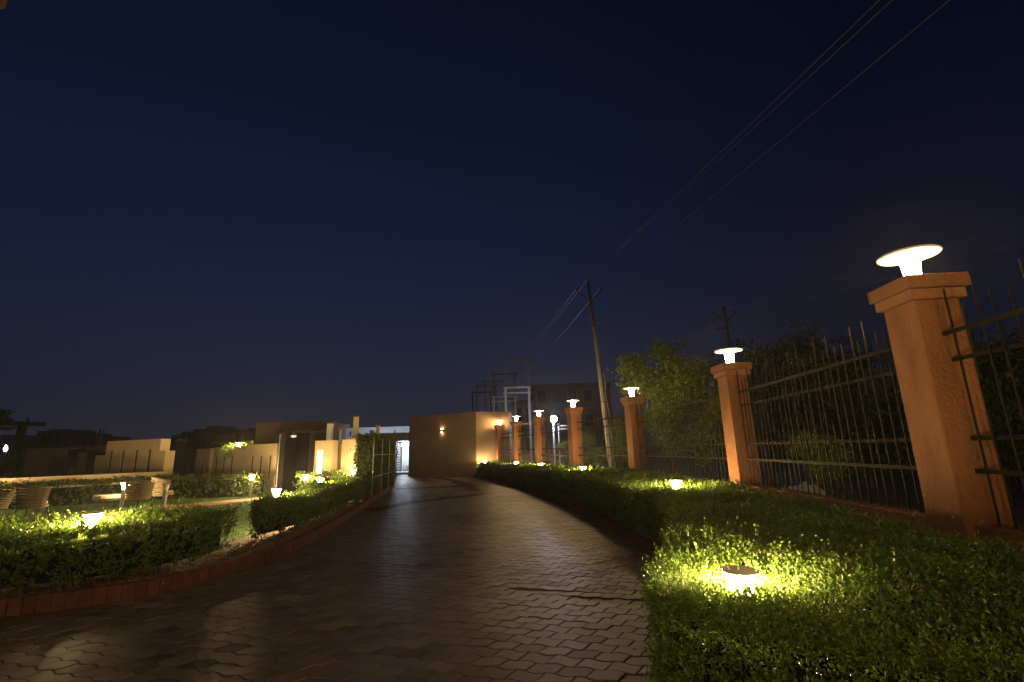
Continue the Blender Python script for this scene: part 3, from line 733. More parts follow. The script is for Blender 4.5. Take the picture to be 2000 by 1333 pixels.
# W1 big stepped panel
def wp(px, py, y): p = gy(px, py, y); return (p.x, p.y)
def zt_(px, py, y): return gy(px, py, y).z
W1L, W1R = wp(204, 900, 21.5), wp(309, 900, 20.4)
ztop = (zt_(209, 864, 21.5) + zt_(309, 856, 20.4)) / 2
fr = [(q - 204) / 105 for q in (216, 240, 266, 291)]
slit_wall('garden_wall', W1L, W1R, ztop, [(f_, .15, .98, ztop - .42) for f_ in fr], 'tallest cream wall panel with four long thin slits')
slit_wall('garden_wall', wp(186, 900, 21.7), wp(203.5, 900, 21.52), zt_(190, 890, 22.1), [], 'low cream wing on the left end of the four-slit wall')
slit_wall('garden_wall', wp(309.7, 900, 20.40), wp(321, 900, 20.3), zt_(315, 881, 20), [], 'narrow low cream wing on the right end of the four-slit wall')
# low beige wall behind the hedge
lw = [(-22, 14.6), (-16.3, 16.05), (-13.65, 19.2)]
for k in range(2):
    a = Vector(lw[k]); b = Vector(lw[k + 1]); d = b - a; c_ = (a + b) / 2 + Vector((-d.y, d.x)).normalized() * .12
    o = MB().box((0, 0, .51), (d.length, .2, 1.02)).build('low_wall', M['cream'], loc=(c_.x, c_.y, 0)); o.rotation_euler.z = math.atan2(d.y, d.x)
    tag(o, ['low beige wall above the hedge at the far left edge', 'low beige wall running in front of the four-slit cream wall'][k], 'wall', 'low beige walls behind the hedge')
# W2-W5
slit_wall('garden_wall', wp(341, 900, 25.5), wp(360, 900, 25.0), zt_(350, 880, 25), [(.6, .17, .6, 1.70)], 'narrow brown-cream panel between two dark columns')
slit_wall('garden_wall', wp(382, 900, 24.2), wp(409, 900, 23.3), zt_(395, 877, 23.7), [(.5, .17, .6, 1.62)], 'single-slit cream panel right of the dark columns')
slit_wall('garden_wall', wp(416, 900, 23.0), wp(466, 900, 21.5), zt_(440, 873.5, 22.2), [(.14, .16, .6, 1.55), (.44, .16, .6, 1.55), (.75, .16, .6, 1.55)], 'three-slit cream panel left of the cream corner column')
slit_wall('garden_wall', wp(466.5, 900, 21.2), wp(478, 900, 20.9), zt_(472, 878, 21), [], 'pale cream corner column between the two slitted panels', th=.5)
slit_wall('garden_wall', wp(478.5, 900, 20.8), wp(539, 900, 19.6), zt_(510, 868, 20.2), [(.25, .12, .6, 1.52), (.53, .12, .6, 1.52), (.82, .12, .6, 1.52)], 'brightly lit three-slit cream panel left of the dark gateway')
# dark columns
def column(px0, px1, top, y, label, m='darkpanel', dp=.7):
    a = gy(px0, 900, y); b = gy(px1, 900, y); h = zt_((px0 + px1) / 2, top, y); w_ = b.x - a.x
    root = empty('stone_column', ((a.x + b.x) / 2, y + dp / 2, 0)); tag(root, label, 'column', 'dark columns among the garden walls')
    MB().box((0, 0, h / 2), (w_, dp, h)).build('shaft', M[m], root, bevel=.01)
    MB().box((0, 0, h + .035), (w_ + .06, dp + .06, .07)).build('coping', M['darkstone'], root, bevel=.006)
column(322, 339, 862, 21, 'broad dark column right of the four-slit wall')
column(361, 381, 864, 24.6, 'dark column left of the single-slit cream panel')
column(409.5, 416, 868, 23.6, 'thin dark column beside the three-slit cream panel')
column(417, 446, 847, 27, 'large grey-brown block rising behind the three-slit panel', 'darkstone')
column(132, 150, 880, 25, 'dark column right of the dim brown arch wall')
column(150, 158, 884, 24.6, 'thin brown post at the far left of the walls', 'brownwall', .3)
column(168, 184, 886, 25, 'dark post touching the left wing of the four-slit wall')
# dim brown wall with an arch
a = wp(50, 900, 25); b = wp(131, 900, 25); da = Vector(b) - Vector(a)
rt, L, ang = slit_wall('garden_wall', a, b, zt_(90, 876, 25), [(.80, .75, 0, 1.75)], 'dim brown wall with a dark opening at the far left', 'brownwall', group='dim far-left walls')
bmx = empty('pergola_beam', (*wp(158, 900, 26), 0)); tag(bmx, 'thin brown beam on posts left of the four-slit wall', 'pergola')
a_, b_ = gy(150, 874, 26), gy(204, 873, 26)
MB().box(((b_.x - a_.x) / 2 - .3, 0, a_.z), (b_.x - a_.x, .2, .12)).build('beam', M['brownwall'], bmx)
for q in (0.02, .97): MB().box(((b_.x - a_.x) * q - .3, 0, a_.z / 2 - .03), (.12, .12, a_.z - .06)).build('post', M['brownwall'], bmx)
# lamp and plant behind the corner column
lp = gy(467, 866, 21.9)
bo = bollard(lp.x, lp.y, lp.z + .02, 'small lamp glowing over the wall top in a leafy shrub', True, group='bollard lamps in the garden')

# ------------------------------------------------------------------ dark gateway
gw = empty('stone_gateway', (-9.1, 19.4, 0)); tag(gw, 'tall dark stone gateway with a black door at the end of the path', 'gateway')
a = gy(540, 900, 19.6); b = gy(613, 900, 19.6)
def part(name, px0, px1, z0, z1, y0, y1, m, **k):
    p = gy(px0, 900, y0); q = gy(px1, 900, y0)
    return MB().box(((p.x + q.x) / 2 + 9.1, (y0 + y1) / 2 - 19.4, (z0 + z1) / 2), (q.x - p.x, y1 - y0, z1 - z0)).build(name, M[m], gw, **k)
part('jamb', 541, 555, 0, 2.38, 19.4, 20.6, 'darkstone', bevel=.01)
part('jamb', 601, 613, 0, 2.38, 19.4, 20.6, 'darkstone', bevel=.01)
part('lintel', 536, 616, 2.383, 2.50, 19.3, 20.7, 'darkstone', bevel=.01)
part('door', 556.5, 600, .02, 2.36, 20.35, 20.45, 'darkpanel')
part('back_slab', 494, 648, 0, 2.95, 21.2, 21.6, 'slab')
part('threshold', 541, 613, 0, .10, 18.5, 19.39, 'darkstone')
part('downpipe', 542.5, 544, .0, 2.36, 19.33, 19.39, 'steel')
cl = gy(573, 855, 19.9)
cn = empty('ceiling_lamp', (cl.x, cl.y, 2.38)); tag(cn, 'small dim round lamp under the gateway lintel', 'lamp')
MB().lathe([(.05, -.16), (.11, -.13), (.11, -.08)], 16).build('diffuser', M['g_dim'], cn); MB().lathe([(.06, -.08), (.06, 0)], 12).build('lamp_base', M['grey'], cn)

# ------------------------------------------------------------------ cream block right of the gateway
cb0 = wp(614, 900, 17.8)
zc = zt_(632, 861, 17.8)
r1, L1, a1 = slit_wall('garden_wall', wp(613.5, 900, 17.8), wp(648, 900, 17.7), zc, [(.30, .21, .55, zt_(625, 880, 17.8))], 'cream panel with a dazzling lit vertical slot', group='cream block walls', backm=None)
sl = gy(625.5, 905, 17.8)
st = empty('slot_light', (sl.x + .02, sl.y + .16, .62)); tag(st, 'vertical strip light set in the slot of the cream panel', 'light')
zz = zt_(625, 882, 17.8) - .62
MB().box((0, 0, zz / 2), (.15, .03, zz)).build('diffuser', M['g_strip'], st)
MB().box((0, .024, zz / 2), (.17, .015, zz)).build('housing', M['grey'], st)
slit_wall('garden_wall', wp(649.5, 900, 18.3), wp(665.5, 900, 18.3), zt_(658, 867, 18.3), [(.5, .03, .2, zt_(658, 868, 18.3) - .02)], 'narrow recessed cream strip with a dark joint in the block', group='cream block walls')
slit_wall('garden_wall', wp(666, 900, 17.8), wp(700, 900, 17.5), zt_(683, 858.5, 17.6), [(.50, .06, zt_(683, 881, 17.6), zt_(683, 878, 17.6) + .03)], 'cream panel flooded with light at its lower right corner', group='cream block walls')
slit_wall('garden_wall', wp(700.3, 900, 17.52), wp(717, 900, 17.95), zt_(708, 856.5, 17.7), [], 'shaded pinkish cream return beside the ivy screen', group='cream block walls')
for px, top, y, wd, lb, m in ((645.5, 828, 19.2, .20, 'white square post on the cream block nearest the gateway', 'post_white'), (696, 815, 19.5, .17, 'tallest cream square post behind the block', 'cream'), (738.5, 832, 24, .16, 'short cream post above the ivy screen', 'cream'),
                              (725, 843, 24.5, .10, 'stubby grey vent post above the ivy screen', 'steel_dark')):
    p = gy(px, top, y); rt = empty('square_post', (p.x, p.y, 0)); tag(rt, lb, 'post', 'posts over the cream block')
    MB().box((0, 0, p.z / 2), (wd, wd, p.z)).build('shaft', M[m], rt, bevel=.006)
    MB().box((0, 0, p.z + .03), (wd + .03, wd + .03, .055)).build('cap', M['steel_dark'], rt)
p = gy(656, 850, 22); q = gy(663, 850, 22)
o = MB().box((0, 0, 1.3), (.35, .3, 2.6)).build('service_pier', M['dullwhite'], loc=(p.x, 22.1, 0), bevel=.01); tag(o, 'pale bluish pier right of the white square post', 'pier')
# white bits behind the lit panel
for k, (px, top) in enumerate(((493, 861), (518, 863), (521, 859))):
    p = gy(px, top, 23); o = MB().tube([(0, 0, 0), (0, 0, p.z)], .035, 8).build('vent_pipe', M['white'], loc=(p.x, p.y, 0))
    tag(o, ['white pipe tip left of the pair above the lit panel', 'shorter white pipe of the pair above the lit panel', 'taller white pipe of the pair above the lit panel'][k], 'pipe', 'pipes above the lit panel')

# ------------------------------------------------------------------ rattan chairs and table on the lawn
def chair(x, y, rz, label, sc_=1.0):
    root = empty('rattan_armchair', (x, y, .05), rz); root.scale = (sc_,) * 3; tag(root, label, 'chair', 'rattan armchairs on the lawn')
    def arc(z, r_, n=13, ex=1.0):     # back at -y, arms towards +y
        pts = []
        for i in range(n):
            a_ = R(-200) + R(220) * i / (n - 1)
            pts.append((r_ * math.cos(a_) * ex, r_ * math.sin(a_) * .9, z))
        return pts
    MB().tube([(p[0], p[1], .78 + .12 * max(0, -p[1] / .4)) for p in arc(0, .40)], .018, 6).build('top_rail', M['rattan'], root)
    b_ = MB()
    for k in range(9):
        z = .33 + .052 * k; r_ = .29 + .012 * k
        b_.tube([(p[0], p[1], z + .12 * (k / 8) * max(0, -p[1] / .4)) for p in arc(0, r_)],   .027, 5)
    b_.build('backrest', M['rattan'], root)
    MB().lathe([(.26, .31), (.30, .33), (.30, .37), (.27, .385)], 20).build('seat', M['rattan'], root)
    MB().lathe([(.25, .386), (.27, .41), (.27, .45), (.24, .46)], 20).build('cushion', M['cream_dark'], root, smooth=True)
    for sx_, sy_ in ((-1, -1), (1, -1), (-1, 1), (1, 1)):
        MB().tube([(.20 * sx_, .20 * sy_, .33), (.27 * sx_, .25 * sy_, 0)], .013, 6, r2=.009).build('leg', M['iron'], root)
p = gz(34, 1026); chair(p.x, p.y + .3, R(-20), 'rattan armchair seen from behind at the left, right one of the pair', 1.02)
p = gz(-26, 1026); chair(p.x, p.y, R(30), 'rattan armchair cut by the left edge of the photo', 1.02)
p = gz(256, 1003); chair(p.x, p.y + .2, R(-10), 'rattan armchair just right of the lit bollard lamp', 1.0)
p = gz(287, 996); chair(p.x, p.y + .6, R(-50), 'rattan armchair farthest right, turned away', 1.0)
p = gz(214, 1000); t_ = empty('rattan_table', (p.x, p.y, .05)); tag(t_, 'low round rattan table left of the lit bollard lamp', 'table')
MB().lathe([(.40, .28), (.46, .36), (.46, .43), (.44, .45)], 26).build('tabletop', M['rattan'], t_)
for k in range(4):
    a_ = k * math.pi / 2 + .4; MB().tube([(.3 * math.cos(a_), .3 * math.sin(a_), .30), (.36 * math.cos(a_), .36 * math.sin(a_), 0)], .014, 6).build('leg', M['iron'], t_)

# ------------------------------------------------------------------ utility poles, H-frames, wires
def pole_leaning():
    b = gy(1188, 925, 21.3); b.z = 0; tp = gy(1149, 552, 21.3)
    base = gy(1191.5, 935, 21.3); bx_ = base.x + .12; root = empty('utility_pole', (bx_, 21.3, 0)); tag(root, 'tall leaning utility pole, pale below and dark above', 'utility pole', 'utility poles with upswept arms')
    T = Vector((tp.x - bx_, 0, tp.z)); zc_ = gy(1157, 640, 21.3).z; k = zc_ / tp.z
    MB().tube([(0, 0, 0), tuple(T * k)], .115, 12, r2=.080).build('lower_pole', M['polepaint'], root, smooth=True)
    MB().tube([tuple(T * k), tuple(T)], .075, 12, r2=.06).build('upper_pole', M['polerust'], root, smooth=True)
    J = T * (gy(1152, 588, 21.3).z / tp.z)
    for s_, (px, py) in ((-1, (1127, 570)), (1, (1174, 568))):
        e = gy(px, py, 21.3); e = Vector((e.x - bx_, 0, e.z)); mid = J + (e - J) * .35 + Vector((0, 0, -.04))
        MB().tube([tuple(J), tuple(mid), tuple(e)], .035, 8).build('cross_arm', M['polerust'], root)
        MB().lathe([(.03, 0), (.06, .05), (.035, .08), (.06, .13), (.03, .18)], 10).build('insulator', M['polerust'], root, loc=tuple(e))
    MB().lathe([(.03, 0), (.06, .05), (.035, .08), (.06, .13), (.03, .20)], 10).build('insulator', M['polerust'], root, loc=tuple(T))
    # cables strapped to the lower part
    c_ = MB()
    pts = []
    for k in range(14):
        f_ = k / 13 * .52; P_ = T * f_; pts.append((P_.x + .16 + .03 * math.sin(k * 1.7), P_.y - .06, P_.z))
    c_.tube(pts, .022, 6); c_.build('cable', M['steel'], root)
    for f_ in (.22, .30, .38):
        P_ = T * f_; MB().tube([(P_.x + .17 * math.cos(a_), .17 * math.sin(a_), P_.z) for a_ in [q * math.pi / 6 for q in range(13)]], .014, 5, caps=False).build('strap', M['polerust'], root)
    return Vector((tp.x, 21.3, tp.z + .2)), gy(1127, 562, 21.3), gy(1174, 560, 21.3)
tipA, armA, armB = pole_leaning()
def far_pole():
    y = 33; base = gy(1432, 900, y); tp = gy(1413, 602, y); root = empty('utility_pole', (tp.x, y, 0)); tag(root, 'small far utility pole above the second largest pillar lamp', 'utility pole', 'utility poles with upswept arms')
    MB().tube([(.15, 0, 0), (0, 0, tp.z)], .16, 10, r2=.12).build('pole', M['polerust'], root)
    zj = gy(1415, 632, y).z
    for s_ in (-1, 1):
        MB().tube([(0.03, 0, zj), (s_ * .75, 0, zj + .75)], .05, 6).build('cross_arm', M['polerust'], root)
        MB().lathe([(.05, 0), (.09, .08), (.05, .16)], 8).build('insulator', M['polerust'], root, loc=(s_ * .75, 0, zj + .75))
    MB().box((.04, 0, zj - .35), (1.5, .08, .07)).build('bracket', M['polerust'], root)
    MB().box((0, 0, tp.z + .02), (.36, .12, .1)).build('crown', M['polerust'], root)
    return Vector((tp.x, y, tp.z))
tipF = far_pole()

def hframe(pxL, pxR, pyTop, y, label, pale=None, w=.17):
    a = gy(pxL, pyTop, y); b = gy(pxR, pyTop, y); H_ = (a.z + b.z) / 2; wd = b.x - a.x
    root = empty('transformer_frame', ((a.x + b.x) / 2, y, 0)); tag(root, label, 'power frame', 'H-frame pole structures beyond the fence')
    zp = gy(pxL, pale, y).z if pale else 0
    for s_ in (-1, 1):
        if pale: MB().box((s_ * wd / 2, 0, zp / 2), (w, w, zp)).build('lower_pole', M['steel'], root)
        MB().box((s_ * wd / 2, 0, (zp + H_) / 2 + .001), (w * .9, w * .9, H_ - zp)).build('upper_pole', M['steel_dark'], root)
    MB().box((0, -w / 2 - .05, H_ - .08), (wd + .5, .09, .13)).build('cross_beam', M['steel_dark'], root)
    for s_ in (-.5, 0, .5): MB().lathe([(.04, 0), (.08, .08), (.04, .16), (.07, .24), (.03, .30)], 8).build('insulator', M['steel_dark'], root, loc=(s_ * wd, -w / 2 - .05, H_ - .015))
    if pale:
        for dz in (0, -.42): MB().box((0, -w / 2 - .05, zp + dz - .05), (wd + .35, .08, .11)).build('cross_beam', M['steel'], root)
        for s_ in (-.25, .02, .28): MB().lathe([(.03, 0), (.07, .06), (.04, .12)], 8).build('insulator', M['steel_dark'], root, loc=(s_ * wd, -w / 2 - .05, zp - .40))
        MB().box((0, -w / 2 - .05, 3.4), (wd + .3, .07, .09)).build('cross_beam', M['steel'], root)
    return Vector(((a.x + b.x) / 2, y, H_ + .25))
hframe(986, 1031, 704, 37, 'nearest and tallest H-frame with pale lower legs', 757)
hframe(963.5, 1005, 730, 43.5, 'second H-frame, pale legs seen between the legs of the nearest', 775)
hframe(947, 985, 744, 48, 'dark H-frame directly behind the second one')
hframe(931, 968, 753, 52, 'dark H-frame second from the left')
hframe(923, 958, 766, 58, 'lowest dark H-frame at the far left of the row')

def cable(p, q, sag, label, r=.011):
    p = Vector(p); q = Vector(q); n = 24
    pts = [p + (q - p) * (i / n) - Vector((0, 0, sag * 4 * (i / n) * (1 - i / n))) for i in range(n + 1)]
    o = MB().tube([tuple(v) for v in pts], r, 5).build('overhead_wire', M['wire']); tag(o, label, 'wire', 'overhead wires')
zt = tipA.z
def over(px, zz): return gz(px, 0, zz)
def ext(p, q, k): return p + (q - p) * k
for (st_, px, lb) in ((armA, 1705, 'leftmost of the three overhead wires at the top right'), (tipA, 1730, 'middle of the three overhead wires at the top right'), (armB, 1840, 'rightmost of the three overhead wires at the top right')):
    q = over(px, st_.z); cable(st_, ext(st_, q, 1.6), .12, lb, .0085)
for st_, px, py, lb in ((armA, 1040, 668, 'left wire falling from the leaning pole to the H-frames'), (tipA, 1046, 666, 'middle wire falling from the leaning pole to the H-frames'), (armB, 1060, 690, 'right wire falling from the leaning pole to the H-frames')):
    q = gy(px, py, 33); cable(st_, ext(st_, q, 1.45), .2, lb, .013)
for k, (px, py) in enumerate(((1700, 517), (1700, 540))):
    q = gy(px, py, 22); cable(tipF + Vector((0, 0, -.5 * k)), ext(tipF, q, 1.5), .2, ['upper faint wire right of the small far pole', 'lower faint wire right of the small far pole'][k], .009)
    q = gy(1340, 645 + 3 * k, 45); cable(tipF + Vector((0, 0, -.5 * k)), q, .2, ['upper faint wire left of the small far pole', 'lower faint wire left of the small far pole'][k], .016)

# bluish floodlight beyond the fence
fp = gy(1081, 819, 31)
fo = empty('flood_light', (fp.x, fp.y, 0)); tag(fo, 'bluish white floodlight on a slim pole beyond the fence', 'floodlight')
MB().tube([(0, .35, 0), (0, .35, fp.z), (0, .15, fp.z + .05)], .07, 10).build('pole', M['steel'], fo)
MB().box((0, .12, fp.z), (.26, .12, .2)).build('housing', M['grey'], fo, bevel=.01)
MB().lathe([(.22 * math.sin(R(q)), -.22 * math.cos(R(q))) for q in (18, 45, 72, 108, 135, 162)], 14).build('bulb', M['g_led'], fo, loc=(0, -.18, fp.z))
sp_ = gy(1091, 838, 32)
so = empty('sign_pole', (sp_.x, sp_.y, 0)); tag(so, 'slim pale pole with two short cross bars right of the floodlight', 'pole')
MB().tube([(0, 0, 0), (0, 0, sp_.z + .35)], .05, 8).build('pole', M['steel'], so)
for dz in (.3, .12): MB().box((.33, 0, sp_.z - dz + .3), (.75, .05, .05)).build('cross_bar', M['steel'], so)

# ------------------------------------------------------------------ buildings beyond
def block(name, px0, px1, top, y, dp, label, floors, cols, group='unlit buildings beyond the fence', m='concrete', ledge=True):
    a = gy(px0, top, y); b = gy(px1, top, y); H_ = (a.z + b.z) / 2; wd = b.x - a.x
    root = empty(name, ((a.x + b.x) / 2, y + dp / 2, 0)); tag(root, label, 'building', group)
    MB().box((0, .15, H_ / 2), (wd, dp - .3, H_)).build('wall', M[m], root)
    if ledge: MB().box((0, 0, H_ + .08), (wd + .5, dp + .3, .16)).build('roof', M[m], root)
    fh = H_ / floors; ww = wd / cols
    for i in range(floors):
        for j in range(cols):
            if random.random() < .12: continue
            wi = MB().box((-wd / 2 + ww * (j + .5), -dp / 2 + .12, fh * (i + .55)), (ww * .5, .05, fh * .45)).build('window', M['hole'], root)
            MB().box((-wd / 2 + ww * (j + .5), -dp / 2 + .07, fh * (i + .55) - fh * .26), (ww * .62, .22, .10)).build('sill', M[m], wi)
    return root, H_
bA, hA = block('concrete_building', 1042, 1192, 752, 58, 14, 'large unfinished grey building behind the leaning pole', 3, 5)
for k in range(4): MB().box((-4.2 + k * 2.4, -7.3, hA * (k % 3 + 1) / 3 - .5 if k % 3 else 3.0), (2.0, .9, .14)).build('balcony', M['concrete'], bA)
block('concrete_building', 1004, 1041, 785, 60, 8, 'lower dark building left of the unfinished grey building', 2, 2)
block('concrete_building', 493, 560, 838, 40, 4, 'dark brown flat-roofed block behind the gateway, left part', 1, 3, 'dark buildings behind the garden walls', 'brownwall')
block('concrete_building', 552, 640, 830, 36, 4, 'dark brown flat-roofed block behind the gateway, right part', 1, 3, 'dark buildings behind the garden walls', 'brownwall')
city = [(70, 92, 842), (92, 122, 839), (122, 158, 846), (158, 190, 852), (331, 352, 850), (352, 376, 844), (376, 402, 838), (402, 422, 832), (422, 452, 837), (452, 494, 842), (-40, 3, 850)]
cl_ = ['low far rooftop block nearest the left edge silhouettes', 'highest far rooftop block at the left edge of town', 'wide far rooftop block with a dark parapet', 'lowest far rooftop block before the antennas', 'far block just right of the four-slit wall top', 'second far block right of the four-slit wall', 'far block above the single-slit panel',
       'tallest far block, above the three-slit panel', 'far block right of the tallest one', 'far block behind the glowing shrub', 'far block cut by the left edge']
for (a_, b_, t__), lb in zip(city, cl_): block('far_building', a_, b_, t__, 95 + random.uniform(-8, 8), 8, lb, 2, 2, 'far town blocks on the left', 'city', False)
# antennas
for px, lb in ((196, 'left thin antenna mast on the far roofs'), (203, 'right thin antenna mast on the far roofs')):
    p = gy(px, 838, 90); o = MB().tube([(0, 0, 0), (0, 0, p.z), ], .12, 6).build('antenna_mast', M['city'], loc=(p.x, 90, 0)); tag(o, lb, 'antenna', 'antenna masts')
# canopy silhouette at far left
cp = gy(38, 860, 40); ca_ = empty('flat_canopy', (cp.x, 40, 0)); tag(ca_, 'dark flat canopy on one post at the left edge', 'canopy')
ct = gy(38, 829, 40).z; c0 = gy(-20, 829, 40).x - cp.x; c1 = gy(67, 829, 40).x - cp.x
MB().box(((c0 + c1) / 2, 0, ct), (c1 - c0, 2.0, .30)).build('roof', M['hole'], ca_); MB().box((0, 0, ct / 2 - .08), (.42, .42, ct - .16)).build('post', M['hole'], ca_)
MB().box((.35, 0, ct + .32), (.14, .14, .34)).build('finial', M['hole'], ca_)
fb = gy(11, 876, 44); fo2 = empty('street_lamp', (fb.x, fb.y, 0)); tag(fo2, 'tiny white street lamp at the far left edge', 'street lamp')
MB().tube([(0, .1, 0), (0, .1, fb.z)], .06, 6).build('pole', M['grey'], fo2); MB().lathe([(.03, -.28), (.13, -.15), (.13, .0), (.06, .08), (.09, .2), (.03, .28)], 10).build('bulb', M['g_far'], fo2, loc=(0, 0, fb.z))

# brown eave of the building beside the camera, top left corner
ev = empty('roof_eave', (-6.4, 1.6, 0)); tag(ev, 'sliver of brown roof edge at the top left corner', 'roof edge')
e0 = gz(-30, 0, 5.2)
p0 = gz(5, 30, 4.6); ev.location = (p0.x - 1.13, p0.y - 2.5, 0)
MB().box((0, 0, 4.72), (2.4, 4.9, .25)).build('fascia', M['slab'], ev)
MB().box((-.9, -1.5, 2.3), (.4, .4, 4.59)).build('column', M['cream_dark'], ev)
MB().box((0, -7.0, 4.72), (2.4, 9.0, .25)).build('roof', M['cream_dark'], ev)
MB().box((-1.0, -9.0, 2.3), (.4, 4.0, 4.59)).build('wall', M['cream_dark'], ev)
cl2 = empty('ceiling_lamp', (ev.location.x + .9, ev.location.y - 6.0, 4.59)); tag(cl2, 'added unseen ceiling lamp under the roof edge beside the camera', 'lamp')  # not a real ceiling lamp, added for warm fill
MB().lathe([(.10, -.13), (.17, -.09), (.17, -.02)], 16).build('diffuser', M['g_porch_fill'], cl2); MB().lathe([(.19, -.02), (.19, 0)], 16).build('lamp_base', M['grey'], cl2)  # unseen lamp, added as warm fill for the near drive and hedge faces

# ------------------------------------------------------------------ trees and shrubs beyond the fence
def tree(name, x, y, h, r, zc, n, ls, label, group, m='leaf_tree', squash=1.0, lobes=9, seed=0, trunk=.09, gr='trees beyond the fence'):
    rs = np.random.default_rng(seed); root = empty(name, (x, y, 0)); tag(root, label, 'tree', gr)
    cs = []
    for i in range(lobes):
        a_ = rs.uniform(0, 2 * math.pi); q = r * math.sqrt(rs.uniform(0.02, .75)); zz = rs.uniform(zc, h - r * .28)
        cs.append((q * math.cos(a_), q * math.sin(a_), zz, r * rs.uniform(.26, .5)))
    cs.append((rs.uniform(-.2, .2) * r, 0, h - r * .3, r * .3))
    tk = MB().tube([(0, 0, 0), (.05, .03, zc * .5), (-.04, .05, zc), (0.02, 0, h * .72)], [trunk, trunk * .85, trunk * .6, trunk * .25], 8)
    tk.build('trunk', M['bark'], root)
    lm = MB()
    for cx, cyy, cz, rr in cs:
        z0 = max(.5, min(cz - .4, zc * rs.uniform(.5, 1.0)))
        lm.tube([(0, 0, z0), (cx * .45, cyy * .45, z0 + (cz - z0) * .6), (cx, cyy, cz)], [trunk * .45, trunk * .28, trunk * .1], 5)
        for _ in range(4):
            d = rs.normal(size=3); d /= np.linalg.norm(d); lm.tube([(cx, cyy, cz), tuple(np.array([cx, cyy, cz]) + d * rr * .95)], [trunk * .12, trunk * .04], 4)
    lm.build('limbs', M['bark'], root)
    wts = np.array([c[3] ** 2 for c in cs]); idx = rs.choice(len(cs), n, p=wts / wts.sum()); C_ = np.array(cs)[idx]
    d = unit(rs.normal(size=(n, 3))); rad = C_[:, 3] * (rs.uniform(0.25, 1.0, n) ** .5)
    # sprays: leaves cluster round spray centres
    ns = max(30, n // 26); sid = rs.integers(0, ns, n)
    sc_ = rs.choice(len(cs), ns, p=wts / wts.sum()); sd = unit(rs.normal(size=(ns, 3))); sr = np.array([cs[k][3] for k in sc_]) * rs.uniform(.35, 1.1, ns) ** .7
    SC = np.array([cs[k][:3] for k in sc_]) + sd * sr[:, None] * np.array([1, 1, squash])
    out_d = unit(SC - np.array([0, 0, zc])) ; P = SC[sid] + rs.normal(0, 1, (n, 3)) * np.array([.17, .17, .09]) * (r / 1.7) ** .5 + np.column_stack([np.zeros(n), np.zeros(n), -.25 * rs.random(n) ** 2 * .5])
    D = out_d[sid] * .6 + rs.normal(0, .8, (n, 3)) + np.array([0, 0, -.25])
    L = rs.uniform(.6, 1.3, n) * ls; tone = np.clip(rs.normal(.45, .15, ns)[sid] + rs.normal(0, .12, n), 0, .9); tone[rs.random(n) < .01] = 1
    V, F, T = leaf_arrays(P, D, L, L * .5, tone)
    npmesh('crown', V, F, M[m], root, T)
    return root
def tx(px, y, dx=0): return gy(px, 800, y).x + dx
tree('leafy_tree', tx(1303, 16.2), 16.2, zt_(1320, 662, 16.2), 1.35, 1.6, 7500, .135, 'bright green tree lit by the lamps, left of the second largest pillar', '', seed=3, lobes=16)
tree('leafy_tree', tx(1368, 15.6), 15.6, zt_(1370, 712, 15.6), 1.2, 1.0, 6500, .125, 'lower bushy tree filling the gap behind the second largest pillar', '', seed=5, lobes=14)
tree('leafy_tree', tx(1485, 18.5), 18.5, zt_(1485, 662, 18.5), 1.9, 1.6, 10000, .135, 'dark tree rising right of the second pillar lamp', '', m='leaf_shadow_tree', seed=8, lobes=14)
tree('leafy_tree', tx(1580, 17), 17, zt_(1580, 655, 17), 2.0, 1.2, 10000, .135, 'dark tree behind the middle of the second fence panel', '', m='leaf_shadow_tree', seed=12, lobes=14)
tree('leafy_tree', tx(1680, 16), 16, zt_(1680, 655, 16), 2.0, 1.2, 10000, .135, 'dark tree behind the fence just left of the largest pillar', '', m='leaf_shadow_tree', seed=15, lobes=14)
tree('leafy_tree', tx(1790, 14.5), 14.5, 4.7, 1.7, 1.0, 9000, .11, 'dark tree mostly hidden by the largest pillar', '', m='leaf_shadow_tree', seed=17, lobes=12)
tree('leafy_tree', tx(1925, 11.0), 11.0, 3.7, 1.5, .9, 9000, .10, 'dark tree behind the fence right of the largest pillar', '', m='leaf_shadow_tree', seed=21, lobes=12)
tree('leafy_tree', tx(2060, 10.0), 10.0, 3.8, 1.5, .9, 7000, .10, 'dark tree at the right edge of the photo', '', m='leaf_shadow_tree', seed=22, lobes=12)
tree('shrub', tx(1212, 22.5), 22.5, 2.9, .9, .7, 5000, .09, 'shrub behind the fence left of the third pillar', '', seed=31, lobes=10, trunk=.05)
tree('shrub', tx(1150, 27), 27, 2.2, .9, .6, 2500, .10, 'low dim shrub behind the fence left of the leaning pole', '', seed=32, lobes=8, trunk=.05)
tree('shrub', tx(1100, 30), 30, 1.9, .6, .4, 1500, .10, 'small shrub at the foot of the floodlight pole', '', seed=33, lobes=6, trunk=.04)
tree('shrub', tx(1590, 10.5), 10.5, 1.65, .55, .5, 2600, .065, 'small green shrub low behind the second fence panel', '', seed=35, lobes=6, trunk=.04)
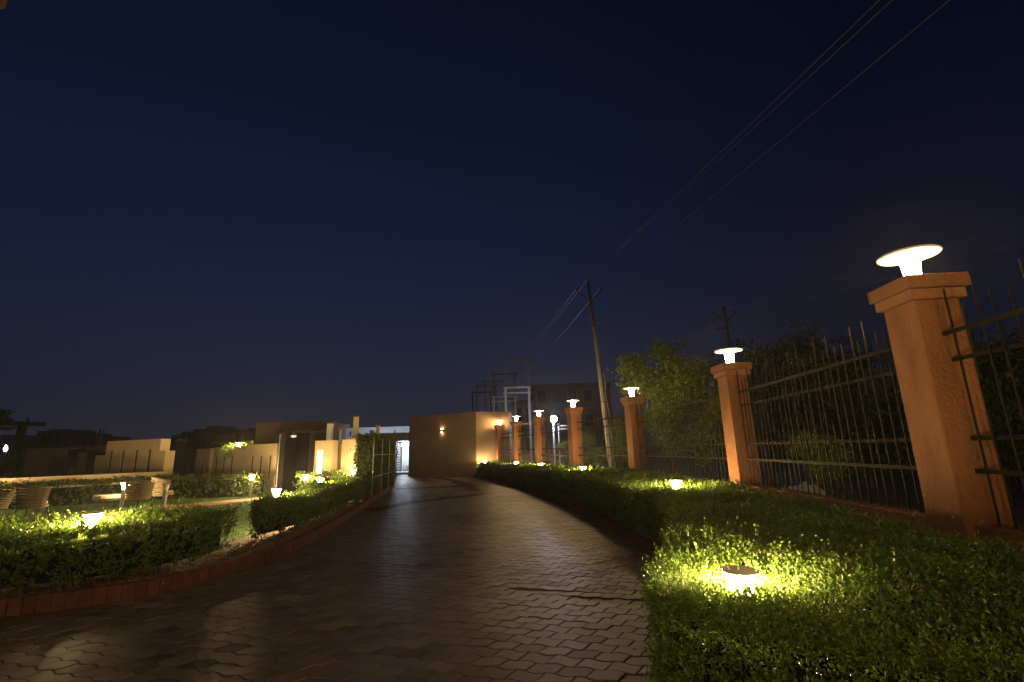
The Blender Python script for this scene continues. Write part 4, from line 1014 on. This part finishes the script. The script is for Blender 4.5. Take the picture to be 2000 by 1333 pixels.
tree('shrub', gy(463, 866, 22.1).x, 22.3, zt_(463, 862, 22.3), .75, 1.7, 1600, .09, 'shrub glowing yellow-green behind the garden wall top', '', seed=36, lobes=7, trunk=.05, gr='garden shrubs')
tree('leafy_tree', tx(30, 30), 30, 2.2, 2.2, .6, 3500, .16, 'dark bushy tree at the left edge behind the low wall', '', seed=37, lobes=10, gr='garden shrubs')
tree('leafy_tree', tx(-8, 46), 46, 6.6, 1.9, 5.2, 2500, .25, 'dark treetop cut by the left edge above the canopy', '', seed=39, lobes=7, gr='garden shrubs')

# pale plastic sheet heap beyond the fence
p = gz(1568, 948, .0)
sh = MB(); nx = 14
vs = []; fs = []
for i in range(nx):
    for j in range(nx):
        u, v = i / (nx - 1) - .5, j / (nx - 1) - .5
        z = max(0.0, .62 * (1 - 4 * u * u) * (1 - 4 * v * v) ** .7 + .05 * math.sin(u * 23 + v * 9) + .03 * math.sin(v * 31))
        vs.append((u * 1.5, v * 1.1, z))
for i in range(nx - 1):
    for j in range(nx - 1): fs.append((i * nx + j, (i + 1) * nx + j, (i + 1) * nx + j + 1, i * nx + j + 1))
sp3 = gy(1566, 925, 10.6)
o = sh.add(vs, fs).build('plastic_sheet', M['tarp'], loc=(sp3.x, 10.6, -.015), smooth=True); tag(o, 'pale bluish plastic sheet heaped on the ground behind the second fence panel', 'plastic sheet')

# ------------------------------------------------------------------ night haze
hz = MB().box((-5, 48, 6.5), (250, 130, 15.2)).build('haze', M['orange']); hz['kind'] = 'stuff'; hz['label'] = 'thin night haze over the whole place'
hm = bpy.data.materials.new('thin_haze'); hm.use_nodes = True; ht = hm.node_tree; ht.nodes.clear()
ho = ht.nodes.new('ShaderNodeOutputMaterial'); hv = ht.nodes.new('ShaderNodeVolumePrincipled'); hv.inputs['Color'].default_value = (.85, .87, .92, 1); hv.inputs['Density'].default_value = .0008; hv.inputs['Anisotropy'].default_value = .75
ht.links.new(hv.outputs[0], ho.inputs['Volume']); hz.data.materials.clear(); hz.data.materials.append(hm)
cy.volume_bounces = 0
